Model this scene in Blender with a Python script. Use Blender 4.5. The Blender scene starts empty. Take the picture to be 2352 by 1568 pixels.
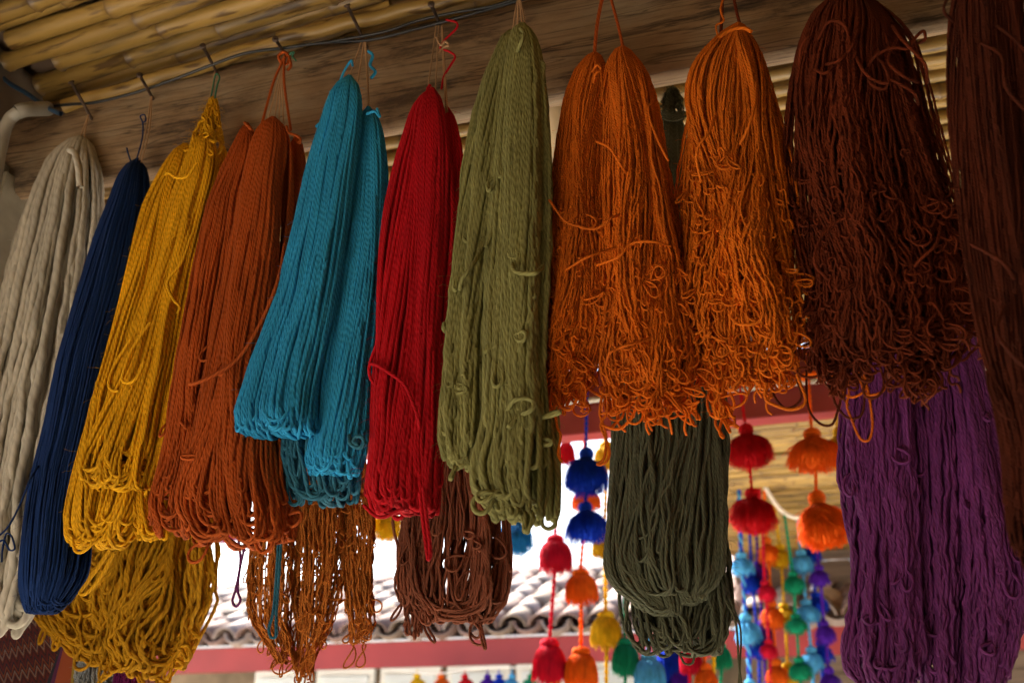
import bpy, math, random
import numpy as np
from math import sin, cos, radians, pi, sqrt
from mathutils import Vector, Matrix

SC = bpy.context.scene
COL = SC.collection
rng = np.random.default_rng(7)

# ------------------------------------------------------------------ camera
FPX = 2222.0; TH = radians(23.6); YAW = radians(16.6)
CAM = np.array([0.0, -1.4, 1.5])
cd = bpy.data.cameras.new('camera'); co = bpy.data.objects.new('camera', cd); COL.objects.link(co)
co.location = CAM; co.rotation_euler = (pi/2 + TH, 0, YAW)
cd.sensor_width = 36; cd.lens = 36 * FPX / 2352
cd.clip_start = 0.05; cd.clip_end = 400
cd.dof.use_dof = True; cd.dof.focus_distance = 1.62; cd.dof.aperture_fstop = 3.8
SC.camera = co

# ------------------------------------------------------------------ world, sun, exposure
SUN_EL = radians(46); SUN_AZ = radians(-55)      # azimuth from +Y, negative towards -X
w = bpy.data.worlds.new('World'); SC.world = w; w.use_nodes = True
nt = w.node_tree; bg = nt.nodes['Background']
sky = nt.nodes.new('ShaderNodeTexSky'); sky.sky_type = 'NISHITA'; sky.sun_disc = False
sky.sun_elevation = SUN_EL; sky.sun_rotation = SUN_AZ; sky.air_density = 1.0; sky.dust_density = 4.0; sky.ozone_density = 0.6
nt.links.new(sky.outputs[0], bg.inputs[0]); bg.inputs[1].default_value = 0.07
sl = bpy.data.lights.new('sun', 'SUN'); sl.energy = 3.6; sl.angle = radians(0.53); sl.color = (1, .95, .86)
so = bpy.data.objects.new('sun', sl); COL.objects.link(so)
sd = Vector((sin(SUN_AZ)*cos(SUN_EL), cos(SUN_AZ)*cos(SUN_EL), sin(SUN_EL)))
so.rotation_euler = sd.to_track_quat('Z', 'Y').to_euler(); so.location = (-3, 5, 8)
SC.view_settings.view_transform = 'Standard'; SC.view_settings.look = 'None'
SC.view_settings.gamma = 1; SC.view_settings.use_curve_mapping = False
SC.view_settings.exposure = 2.98
SC.render.engine = 'CYCLES'

# ------------------------------------------------------------------ helpers
_f = np.array([-sin(YAW)*cos(TH), cos(YAW)*cos(TH), sin(TH)])
_r = np.array([cos(YAW), sin(YAW), 0.0]); _u = np.cross(_r, _f)
def P(x, y, Y):
    """point of the vertical plane at depth Y seen at picture position x, y"""
    d = _f*FPX + _r*(x-1176) + _u*(784-y)
    return CAM + d*((Y-CAM[1])/d[1])

MATS = {}
def nodes(name):
    m = bpy.data.materials.new(name); m.use_nodes = True
    n = m.node_tree.nodes; l = m.node_tree.links; b = n['Principled BSDF']
    MATS[name] = m
    return m, n, l, b
def ramp(n, stops):
    r = n.new('ShaderNodeValToRGB'); e = r.color_ramp.elements
    while len(e) < len(stops): e.new(.5)
    for i, (p, c) in enumerate(stops):
        e[i].position = p; e[i].color = (*c, 1)
    return r
def mul(c, k): return tuple(min(1, x*k) for x in c)

def yarn(name, c, ply=3.0, rough=.85, bump=.5, c2=None, var=.22, twist=.5):
    """spun yarn: plied twist along the strand (uv) as relief plus groove shade painted in the colour, slight dye variation"""
    m, n, l, b = nodes(name)
    uv = n.new('ShaderNodeUVMap'); sep = n.new('ShaderNodeSeparateXYZ'); l.new(uv.outputs[0], sep.inputs[0])
    a = n.new('ShaderNodeMath'); a.operation = 'MULTIPLY'; a.inputs[1].default_value = ply; l.new(sep.outputs[0], a.inputs[0])
    a2 = n.new('ShaderNodeMath'); a2.operation = 'MULTIPLY_ADD'; a2.inputs[1].default_value = 1.0
    l.new(sep.outputs[1], a2.inputs[0]); l.new(a.outputs[0], a2.inputs[2])
    a3 = n.new('ShaderNodeMath'); a3.operation = 'MULTIPLY'; a3.inputs[1].default_value = 2*pi; l.new(a2.outputs[0], a3.inputs[0])
    s = n.new('ShaderNodeMath'); s.operation = 'SINE'; l.new(a3.outputs[0], s.inputs[0])
    ab = n.new('ShaderNodeMath'); ab.operation = 'MULTIPLY_ADD'; ab.inputs[1].default_value = .5; ab.inputs[2].default_value = .5
    l.new(s.outputs[0], ab.inputs[0])
    tc = n.new('ShaderNodeTexCoord'); nz = n.new('ShaderNodeTexNoise'); nz.inputs['Scale'].default_value = 9
    nz.inputs['Detail'].default_value = 4
    mp = n.new('ShaderNodeMapping'); mp.inputs['Scale'].default_value = (1, 1, .35)
    l.new(tc.outputs['Object'], mp.inputs[0]); l.new(mp.outputs[0], nz.inputs['Vector'])
    fz = n.new('ShaderNodeTexNoise'); fz.inputs['Scale'].default_value = 700; l.new(tc.outputs['Object'], fz.inputs['Vector'])
    rp = ramp(n, [(.3, mul(c, 1-var)), (.7, mul(c2 or c, 1+var))]); l.new(nz.outputs[0], rp.inputs[0])
    w1 = n.new('ShaderNodeTexNoise'); w1.noise_dimensions = '1D'; w1.inputs['Detail'].default_value = 2; w1.inputs['Scale'].default_value = .045
    l.new(sep.outputs[1], w1.inputs['W']); wr = n.new('ShaderNodeMapRange'); wr.inputs[1].default_value = .3; wr.inputs[2].default_value = .7
    wr.inputs[3].default_value = .72; wr.inputs[4].default_value = 1.22; l.new(w1.outputs[0], wr.inputs[0])
    hs = n.new('ShaderNodeHueSaturation'); l.new(rp.outputs[0], hs.inputs['Color']); l.new(wr.outputs[0], hs.inputs['Value']); rp = hs
    mx = n.new('ShaderNodeMix'); mx.data_type = 'RGBA'; mx.blend_type = 'MULTIPLY'; mx.inputs[0].default_value = twist
    g = ramp(n, [(0, (.45, .45, .45)), (.6, (1, 1, 1))]); l.new(ab.outputs[0], g.inputs[0])  # gaps between plies darkened in the colour, standing in for their shade
    l.new(rp.outputs[0], mx.inputs[6]); l.new(g.outputs[0], mx.inputs[7]); l.new(mx.outputs[2], b.inputs['Base Color'])
    ad = n.new('ShaderNodeMath'); ad.operation = 'MULTIPLY_ADD'; ad.inputs[1].default_value = .5
    l.new(fz.outputs[0], ad.inputs[0]); l.new(ab.outputs[0], ad.inputs[2])
    bp = n.new('ShaderNodeBump'); bp.inputs['Strength'].default_value = bump; bp.inputs['Distance'].default_value = .0012
    l.new(ad.outputs[0], bp.inputs['Height']); l.new(bp.outputs[0], b.inputs['Normal'])
    b.inputs['Roughness'].default_value = rough
    b.inputs['Specular IOR Level'].default_value = .18
    b.inputs['Sheen Weight'].default_value = .06; b.inputs['Sheen Roughness'].default_value = .4
    b.inputs['Sheen Tint'].default_value = (*mul(c, 1.6), 1)
    return m

def simple(name, c, rough=.7, scale=6, var=.3, bump=.2, stretch=(1, 1, 1), metal=0, dist=.01, detail=8):
    m, n, l, b = nodes(name)
    tc = n.new('ShaderNodeTexCoord'); mp = n.new('ShaderNodeMapping'); mp.inputs['Scale'].default_value = stretch
    nz = n.new('ShaderNodeTexNoise'); nz.inputs['Scale'].default_value = scale; nz.inputs['Detail'].default_value = detail
    l.new(tc.outputs['Object'], mp.inputs[0]); l.new(mp.outputs[0], nz.inputs['Vector'])
    rp = ramp(n, [(.3, mul(c, 1-var)), (.7, mul(c, 1+var))]); l.new(nz.outputs[0], rp.inputs[0]); l.new(rp.outputs[0], b.inputs['Base Color'])
    bp = n.new('ShaderNodeBump'); bp.inputs['Strength'].default_value = bump; bp.inputs['Distance'].default_value = dist
    l.new(nz.outputs[0], bp.inputs['Height']); l.new(bp.outputs[0], b.inputs['Normal'])
    b.inputs['Roughness'].default_value = rough; b.inputs['Metallic'].default_value = metal
    return m

def tag(o, label=None, cat=None, group=None, kind=None):
    if label: o['label'] = label
    if cat: o['category'] = cat
    if group: o['group'] = group
    if kind: o['kind'] = kind
    return o
def empty(name, loc, label, cat, group=None):
    o = bpy.data.objects.new(name, None); COL.objects.link(o); o.location = [float(v) for v in loc]; o.empty_display_size = .05
    return tag(o, label, cat, group)
def link(name, me, mat=None, parent=None, origin=None):
    o = bpy.data.objects.new(name, me); COL.objects.link(o)
    if mat is not None and len(me.materials) == 0: me.materials.append(mat)
    if parent is not None:
        o.parent = parent
        pl = Vector((0, 0, 0)); p = parent
        while p is not None: pl += p.location; p = p.parent
        o.location = -pl if origin is None else Vector(origin) - pl
    elif origin is not None: o.location = origin
    return o

def mesh_np(name, V, F, uv=None, smooth=True):
    """V (n,3), F (m,4) quads"""
    me = bpy.data.meshes.new(name)
    V = np.asarray(V, dtype=np.float32); F = np.asarray(F, dtype=np.int32)
    me.vertices.add(len(V)); me.vertices.foreach_set('co', V.ravel())
    k = F.shape[1]
    me.loops.add(F.size); me.loops.foreach_set('vertex_index', F.ravel())
    me.polygons.add(len(F)); me.polygons.foreach_set('loop_start', np.arange(0, F.size, k, dtype=np.int32))
    try: me.polygons.foreach_set('loop_total', np.full(len(F), k, dtype=np.int32))
    except Exception: pass
    me.polygons.foreach_set('use_smooth', np.full(len(F), smooth, dtype=bool))
    if uv is not None:
        u = me.uv_layers.new(name='UVMap'); u.data.foreach_set('uv', np.asarray(uv, dtype=np.float32).ravel())
    me.update(calc_edges=True)
    return me

def tubes(paths, rad, sides=4, taper=None, pitch=None):
    """paths (N,M,3) -> V, F, UV ; rad scalar or (N,) or (N,M)"""
    P_ = np.asarray(paths, dtype=float); N, M, _ = P_.shape
    T = np.gradient(P_, axis=1); T /= np.linalg.norm(T, axis=2, keepdims=True) + 1e-12
    ref = np.array([0.0, 1.0, 0.0]); ref = ref + 0*T
    bad = np.abs((T*ref).sum(2)) > .93
    A = ref - T*(T*ref).sum(2, keepdims=True)
    ref2 = np.array([.5, 0.3, 0.81]) + 0*T
    A2 = ref2 - T*(T*ref2).sum(2, keepdims=True)
    A = np.where(bad[..., None], A2, A)
    A /= np.linalg.norm(A, axis=2, keepdims=True) + 1e-12
    B = np.cross(T, A)
    R = np.broadcast_to(np.asarray(rad, dtype=float).reshape((-1, 1)) if np.ndim(rad) < 2 else rad, (N, M)).copy()
    if taper is not None: R = R*taper
    ang = np.arange(sides)*2*pi/sides
    V = P_[:, :, None, :] + R[:, :, None, None]*(A[:, :, None, :]*np.cos(ang)[None, None, :, None] + B[:, :, None, :]*np.sin(ang)[None, None, :, None])
    idx = np.arange(N*M*sides).reshape(N, M, sides)
    a = idx[:, :-1, :]; b = np.roll(a, -1, axis=2); c = np.roll(idx[:, 1:, :], -1, axis=2); d = idx[:, 1:, :]
    F = np.stack([a, b, c, d], axis=-1).reshape(-1, 4)
    seg = np.linalg.norm(np.diff(P_, axis=1), axis=2); L = np.concatenate([np.zeros((N, 1)), np.cumsum(seg, axis=1)], axis=1)
    r0 = float(np.mean(R)); L = L/(pitch or (r0*3.4)); L = L + rng.random((N, 1))*60
    u0 = np.broadcast_to(np.arange(sides)/sides, (N, M-1, sides)); u1 = u0 + 1/sides
    v0 = np.broadcast_to(L[:, :-1, None], u0.shape); v1 = np.broadcast_to(L[:, 1:, None], u0.shape)
    UV = np.stack([np.stack([u0, v0], -1), np.stack([u1, v0], -1), np.stack([u1, v1], -1), np.stack([u0, v1], -1)], axis=-2).reshape(-1, 2)
    return V.reshape(-1, 3), F, UV
def tube_obj(name, paths, rad, mat, parent=None, sides=6, taper=None, pitch=None):
    paths = np.asarray(paths)
    if paths.ndim == 2: paths = paths[None]
    V, F, UV = tubes(paths, rad, sides, taper, pitch)
    o0 = V.mean(0)
    if parent is None:
        me = mesh_np(name, V-o0, F, UV); return link(name, me, mat, None, tuple(float(x) for x in o0))
    return link(name, mesh_np(name, V, F, UV), mat, parent)

def smooth_line(pts, n=40):
    """Catmull-Rom through pts (k,3) -> (n,3)"""
    p = np.asarray(pts, dtype=float)
    p = np.vstack([2*p[0]-p[1], p, 2*p[-1]-p[-2]])
    k = len(p)-3; t = np.linspace(0, k-1e-6, n); i = t.astype(int); f = (t-i)[:, None]
    a, b, c, d = p[i], p[i+1], p[i+2], p[i+3]
    return .5*((2*b)+(-a+c)*f+(2*a-5*b+4*c-d)*f**2+(-a+3*b-3*c+d)*f**3)

def wob(N, M, wl, L, R):
    """smooth random wobble (N,M), unit-ish amplitude; wl wavelength, L length"""
    s = np.linspace(0, L, M)[None, :]
    o = np.zeros((N, M))
    for k, a in ((1, .6), (1.7, .5), (2.9, .3)):
        o += a*np.sin(2*pi*s*k/wl*(0.75+.5*R.random((N, 1))) + 2*pi*R.random((N, 1)))
    return o

def box(name, c0, c1, mat, parent=None, bev=.004):
    import bmesh
    bm = bmesh.new(); bmesh.ops.create_cube(bm, size=1)
    c0 = Vector(c0); c1 = Vector(c1); mid = (c0+c1)/2
    bmesh.ops.scale(bm, vec=(c1-c0), verts=bm.verts)
    if bev: bmesh.ops.bevel(bm, geom=bm.edges[:], offset=bev, segments=2, affect='EDGES')
    me = bpy.data.meshes.new(name); bm.to_mesh(me); bm.free()
    return link(name, me, mat, parent, mid)

# ------------------------------------------------------------------ hanks of yarn
SPACING = .0215
class Shape:
    def __init__(s, rows, Y, dfac, dmax, topcap=True):
        rows = [tuple(map(float, r)) for r in rows]
        y0, a, b = rows[0]; m = (a+b)/2; h = (b-a)/2
        if topcap:
            rows = [(y0-h*.55, m-h*.12, m+h*.12), (y0-h*.38, m-h*.6, m+h*.6)] + rows
        ya = [r[0] for r in rows]
        yy = np.linspace(ya[0], ya[-1], 90)
        xl = np.interp(yy, ya, [r[1] for r in rows]); xr = np.interp(yy, ya, [r[2] for r in rows])
        ker = np.array([1, 2, 3, 2, 1.])/9
        for _ in range(2):
            for arr in (xl, xr): arr[2:-2] = np.convolve(arr, ker, 'valid')
        A = np.array([P(x, y, Y) for x, y in zip(xl, yy)]); B = np.array([P(x, y, Y) for x, y in zip(xr, yy)])
        c = (A+B)/2; W = (B-A)/2
        hw = np.linalg.norm(W, axis=1); hd = np.minimum(hw*dfac, dmax)
        d = c-CAM; tan = np.abs(d[:, 0]/d[:, 1])
        W = W/np.sqrt(1+(hd/hw)**2*tan**2)[:, None]
        s.c, s.W, s.hd = c, W, hd
        L = np.concatenate([[0], np.cumsum(np.linalg.norm(np.diff(c, axis=0), axis=1))]); s.len = L[-1]; s.L = L/L[-1]
    def at(s, t):
        t = np.clip(t, 0, 1)
        f = lambda a: np.stack([np.interp(t, s.L, a[:, k]) for k in range(3)], -1)
        return f(s.c), f(s.W), np.interp(t, s.L, s.hd)
    def pos(s, t, a, rho):
        c, W, hd = s.at(t)
        return c + W*(rho*np.cos(a))[..., None] + np.array([0, -1.0, 0])*(rho*np.sin(a)*hd)[..., None]

def hank(parent, rows, Y, mat, r, pairs, wav=(.0015, .12), jit=.12, fold=.35, dfac=.62, dmax=.055, wander=.18,
         furrow=.22, seed=1, split=False, core=.6, spread=.5, spacing=None, curls=0, curlr=.012, front=.78,
         crk=.0, fuzz=220, topcap=True, sides=4, hmax=.04, core_end=.9, frizz=1.0, name='hank'):
    R = np.random.default_rng(seed)
    S = Shape(rows, Y, dfac, dmax, topcap)
    cm = [(R.integers(2, 9), R.uniform(-9, 9), R.uniform(0, 2*pi)) for _ in range(6)]
    def coh(a, t, k0=0, n=6):
        o = 0
        for m, wv, ph in cm[k0:n]: o = o + np.sin(m*a + wv*t + ph)
        return o/3
    n1 = pairs
    # starting angles, evenly over the front, fewer behind
    nf = int(n1*front)
    a1 = np.concatenate([np.arccos(np.linspace(.99, -.99, nf)) + R.normal(0, .03, nf), R.uniform(pi, 2*pi, n1-nf)])
    isfold = R.random(n1) < fold
    dl = R.normal(0, spread, n1); dl = np.where(np.abs(dl) < .12, .12*np.sign(dl+1e-6), dl)
    a2 = np.where(isfold, -a1 + R.normal(0, .25, n1), a1 + dl)
    rho1 = R.choice([1.0, .93, .84, .75], n1, p=[.4, .3, .2, .1]); rho2 = R.choice([.97, .9, .8, .7], n1)
    M = max(24, int(S.len/(spacing or SPACING)))
    te = 1 - jit*R.random(n1)**1.6
    pb1 = S.pos(te, a1, rho1); pb2 = S.pos(te, a2, rho2)
    sep = np.linalg.norm(pb1-pb2, axis=1)
    hU = np.minimum(sep*.5*R.uniform(.8, 1.25, n1), hmax)+r*1.2
    def leg(a0, rho0, tend):
        t = np.linspace(0, 1, M)[None, :]*tend[:, None]
        a = a0[:, None] + wander*coh(a0[:, None], t) + wander*.35*wob(n1, M, .5, 1, R)*t
        rr = rho0[:, None]*(1 + furrow*coh(a0[:, None]*1.0, t, 2)*np.minimum(1, t*6))
        p = S.pos(t, a, rr)
        env = (.25 + .75*t**1.4)[..., None]*frizz
        amp, wl = wav
        p[..., 0:1] += (amp*wob(n1, M, wl, S.len, R))[..., None]*env
        p[..., 1:2] += (amp*wob(n1, M, wl, S.len, R))[..., None]*env
        p[..., 2:3] += (amp*.5*wob(n1, M, wl, S.len, R))[..., None]*env*(t < .97*tend[:, None])[..., None]
        return p
    tend = te - (hU/S.len)
    l1 = leg(a1, rho1, tend); l2 = leg(a2, rho2, tend)
    K = 9
    th = np.linspace(0, pi, K+2)[1:-1][None, :, None]
    e1 = l1[:, -1][:, None]; e2 = l2[:, -1][:, None]
    mid = (e1+e2)/2; df = (e1-e2)/2
    dirn = l1[:, -1]-l1[:, -4]; dirn = dirn/np.linalg.norm(dirn, axis=1, keepdims=True)
    dirn = dirn*.5 + np.array([0, 0, -1.0])*.5
    U = mid + df*np.cos(th) + dirn[:, None]*(hU[:, None, None]*np.sin(th))
    path = np.concatenate([l1, U, l2[:, ::-1]], axis=1)
    tp_ = np.linspace(0, 1, M); tp_ = .74+.26*np.minimum(1, tp_*4); prof_ = np.concatenate([tp_, np.ones(K), tp_[::-1]])[None]
    # core body that carries the mass of the yarn
    tt = np.linspace(.0, core_end, 44); aa = np.linspace(0, 2*pi, 29)[:-1]
    TT, AA = np.meshgrid(tt, aa, indexing='ij')
    k = core*(1 + furrow*coh(AA, TT, 2)*np.minimum(1, TT*6)*1.2)
    endf = np.sqrt(np.clip(1-((TT-(core_end-.12))/.12)**2*(TT > core_end-.12), 0, 1))
    V = S.pos(TT, AA, k*endf); V = V.reshape(-1, 3)
    ii = np.arange(44*28).reshape(44, 28); q = ii[:-1]; F = np.stack([q, np.roll(q, -1, 1), np.roll(ii[1:], -1, 1), ii[1:]], -1).reshape(-1, 4)
    u = np.stack(np.meshgrid(np.arange(43)*2.0, np.arange(28)/3.0, indexing='ij'), -1)
    UV = np.repeat(u.reshape(-1, 1, 2)[..., ::-1], 4, 1).reshape(-1, 2)
    h = link(name, mesh_np(name, V, F, UV), mat, parent)
    if split:
        rad = r*R.uniform(.86, 1.12, (n1, 1))*prof_*(1+.09*wob(n1, path.shape[1], .06, S.len*2, R))
        for i in range(n1):
            V, F, UV = tubes(path[i:i+1], rad[i:i+1], sides)
            link('strand', mesh_np('strand', V, F, UV), mat, h)
    else:
        V, F, UV = tubes(path, r*R.uniform(.85, 1.12, (n1, 1))*prof_*(1+.09*wob(n1, path.shape[1], .06, S.len*2, R)), sides)
        tag(link('strands', mesh_np('strands', V, F, UV), mat, h), kind='stuff')
    if fuzz:
        N = fuzz; t0 = R.random(N)**.8; a0 = R.uniform(-.2, pi+.2, N); b0 = S.pos(t0, a0, np.full(N, .98)); q = np.linspace(0, 1, 5)[None]
        od = S.pos(t0, a0, np.full(N, 2.0))-b0; od /= np.linalg.norm(od, axis=1, keepdims=True)
        ln = R.uniform(.004, .016, (N, 1)); d2 = R.normal(0, 1, (N, 3)); d2[:, 2] = -abs(d2[:, 2]); d2 /= np.linalg.norm(d2, axis=1, keepdims=True)
        fp = b0[:, None] + od[:, None]*(ln*q*.7)[..., None] + d2[:, None]*(ln*q**2)[..., None] + R.normal(0, .0012, (N, 5, 3))*q[..., None]
        V, F, UV = tubes(fp, .00022, 3)
        tag(link('fuzz', mesh_np('fuzz', V, F, UV), mat, h), kind='stuff')
    if curls:
        N = curls; Mc = 26
        t0 = 1-(R.random(N)**(2.2 if crk else 1.3))*min(.8, .18+jit*(1.6 if crk else 2.2)); a0 = R.uniform(.05, pi-.05, N)
        base = S.pos(t0, a0, np.full(N, .97))
        s = np.linspace(0, 1, Mc)[None]; one = np.ones_like(s)
        # hanging teardrop loops
        th = s*2*pi; hh = curlr*R.uniform(1.0, 3.2, (N, 1)); wd = hh*R.uniform(.08, .36, (N, 1)); tl = R.normal(0, .55, (N, 1))
        x0 = wd*np.sin(th)*np.sin(th/2) + .12*hh*np.sin(2*pi*s*R.uniform(.7, 2, (N, 1))+6*R.random((N, 1))); z0 = -hh*(1-np.cos(th))/2
        X1 = x0*np.cos(tl)-z0*np.sin(tl); Z1 = x0*np.sin(tl)+z0*np.cos(tl)
        Y1_ = .006 - np.sin(pi*s)*(.006+.012*R.random((N, 1)))
        # wandering crinkles whose ends dive back into the yarn
        ph = R.uniform(0, 2*pi, (N, 1)); turn = R.normal(0, .8, (N, 1))
        th2 = ph + turn*2*pi*s + 1.5*np.sin(2*pi*s*R.uniform(.8, 2.0, (N, 1)) + 2*pi*R.random((N, 1)))
        Ls = curlr*R.uniform(1.5, 4.5, (N, 1)); X2 = np.cumsum(np.cos(th2)*Ls/Mc*.8, 1); Z2 = np.cumsum(np.sin(th2)*Ls/Mc, 1) - s*Ls*.5
        Y2_ = .008 - np.sin(pi*s)**.6*(.010+.010*R.random((N, 1)))
        pick = (R.random((N, 1)) < crk)
        cp = base[:, None] + np.stack([np.where(pick, X2, X1), np.where(pick, Y2_, Y1_)*one, np.where(pick, Z2, Z1)], -1)
        V, F, UV = tubes(cp, r*.82, 4)
        tag(link('curls', mesh_np('curls', V, F, UV), mat, h), kind='stuff')
    return h

def strand_px(parent, pts, Y, mat, r, name='loose_strand', n=None, sides=6):
    """a single strand through picture positions; an optional third value shifts it in depth"""
    r = r*.82 if name == 'loose_strand' else r
    e = .035 if (name == 'loose_strand' and Y < -.1) else 0
    p = [P(q[0], q[1], Y + (q[2] if len(q) > 2 else 0) + (e if i in (0, len(pts)-1) else .008 if e else 0)) for i, q in enumerate(pts)]
    return tube_obj(name, smooth_line(p, n or 10*len(p)), r, mat, parent, sides)

# ------------------------------------------------------------------ materials
CREAM = yarn('cream_wool', (.46, .43, .36), bump=.3, var=.06, ply=2, twist=.25)
NAVY = yarn('navy_wool', (.004, .022, .10), var=.2, twist=.0, bump=.1)
YEL = yarn('yellow_wool', (.74, .37, .006), var=.12)
RUST = yarn('rust_wool', (.40, .075, .010), var=.15)
TEAL = yarn('teal_wool', (.026, .31, .60), var=.18)
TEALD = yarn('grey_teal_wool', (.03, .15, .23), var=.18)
RED = yarn('red_wool', (.46, .004, .012), var=.15)
OLIVE = yarn('olive_wool', (.23, .225, .08), var=.16)
ORG = yarn('orange_wool', (.66, .135, .006), var=.2)
ORG2 = yarn('deep_orange_wool', (.70, .155, .007), var=.2)
BRUST = yarn('brown_rust_wool', (.13, .020, .004), var=.25)
BRUST2 = yarn('dark_rust_wool', (.075, .013, .004), var=.25)
PURP = yarn('purple_wool', (.17, .034, .175), var=.2, rough=.6)
DGRN = yarn('dark_green_wool', (.10, .108, .066), var=.25, twist=.7)
MUST = yarn('mustard_wool', (.58, .29, .010), var=.2)
AMBER = yarn('amber_wool', (.52, .16, .025), var=.25)
BRN = yarn('brown_wool', (.24, .075, .04), var=.2)
STRING = yarn('beige_string', (.42, .25, .13), var=.15)
ROPE = yarn('white_rope', (.72, .68, .6), var=.1)
PC = {'red': (.62, .004, .012), 'crimson': (.62, .006, .035), 'orange': (.95, .15, .006), 'yellow': (.85, .52, .01), 'green': (.005, .27, .13),
      'lightblue': (.10, .45, .75), 'blue': (.003, .045, .55), 'violet': (.07, .01, .32), 'magenta': (.5, .01, .16), 'sky': (.02, .25, .55)}
PM = {k: yarn('pompom_'+k, v, bump=.2, var=.25, twist=.25) for k, v in PC.items()}
for m in PM.values():                                              # wool lets some light through
    n = m.node_tree.nodes; l = m.node_tree.links; b = n['Principled BSDF']; out = n['Material Output']
    t = n.new('ShaderNodeBsdfTranslucent'); ms = n.new('ShaderNodeMixShader'); ms.inputs[0].default_value = .32
    l.new(b.inputs['Base Color'].links[0].from_socket, t.inputs['Color'])
    l.new(b.outputs[0], ms.inputs[1]); l.new(t.outputs[0], ms.inputs[2]); l.new(ms.outputs[0], out.inputs['Surface'])


def wood_mat(name, c1, c2, c3):
    m, n, l, b = nodes(name)
    tc = n.new('ShaderNodeTexCoord')
    def nz(sc, st, det=8, rough=.6):
        mp = n.new('ShaderNodeMapping'); mp.inputs['Scale'].default_value = st
        t = n.new('ShaderNodeTexNoise'); t.inputs['Scale'].default_value = sc; t.inputs['Detail'].default_value = det; t.inputs['Roughness'].default_value = rough
        l.new(tc.outputs['Object'], mp.inputs[0]); l.new(mp.outputs[0], t.inputs['Vector']); return t
    big = nz(3.2, (1, 2.5, 2.5)); fib = nz(42, (.07, 1.6, 2.2), 12, .75); spot = nz(9, (.5, 1.8, 1.8), 10, .72)
    r1 = ramp(n, [(.28, c1), (.5, c2), (.74, c3)]); l.new(big.outputs[0], r1.inputs[0])
    mx = n.new('ShaderNodeMix'); mx.data_type = 'RGBA'; mx.blend_type = 'MULTIPLY'; mx.inputs[0].default_value = .8
    r2 = ramp(n, [(.34, (.22, .18, .14)), (.47, (.85, .82, .8)), (.62, (1.0, 1.0, 1.0))]); l.new(fib.outputs[0], r2.inputs[0])
    l.new(r1.outputs[0], mx.inputs[6]); l.new(r2.outputs[0], mx.inputs[7])
    mx2 = n.new('ShaderNodeMix'); mx2.data_type = 'RGBA'; mx2.blend_type = 'MULTIPLY'; mx2.inputs[0].default_value = .75
    r3 = ramp(n, [(.36, (.10, .07, .05)), (.46, (.8, .75, .7)), (.55, (1, 1, 1))]); l.new(spot.outputs[0], r3.inputs[0])
    l.new(mx.outputs[2], mx2.inputs[6]); l.new(r3.outputs[0], mx2.inputs[7]); l.new(mx2.outputs[2], b.inputs['Base Color'])
    for sc, st, wd in ((7, (.14, 1.3, 2.4), .010), (20, (.09, 1.2, 2.2), .014)):
        ck = nz(sc, st, 3, .5); sb = n.new('ShaderNodeMath'); sb.operation = 'SUBTRACT'; sb.inputs[1].default_value = .5; l.new(ck.outputs[0], sb.inputs[0])
        ab = n.new('ShaderNodeMath'); ab.operation = 'ABSOLUTE'; l.new(sb.outputs[0], ab.inputs[0])
        rc = ramp(n, [(wd*.3, (.10, .07, .05)), (wd, (1, 1, 1))]); l.new(ab.outputs[0], rc.inputs[0])
        m4 = n.new('ShaderNodeMix'); m4.data_type = 'RGBA'; m4.blend_type = 'MULTIPLY'; m4.inputs[0].default_value = .6
        l.new(b.inputs['Base Color'].links[0].from_socket, m4.inputs[6]); l.new(rc.outputs[0], m4.inputs[7]); l.new(m4.outputs[2], b.inputs['Base Color'])
    bp = n.new('ShaderNodeBump'); bp.inputs['Strength'].default_value = .6; bp.inputs['Distance'].default_value = .006
    l.new(fib.outputs[0], bp.inputs['Height']); l.new(bp.outputs[0], b.inputs['Normal']); b.inputs['Roughness'].default_value = .75
    return m
WOOD = wood_mat('weathered_wood', (.17, .105, .055), (.33, .225, .125), (.37, .31, .22))

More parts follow.
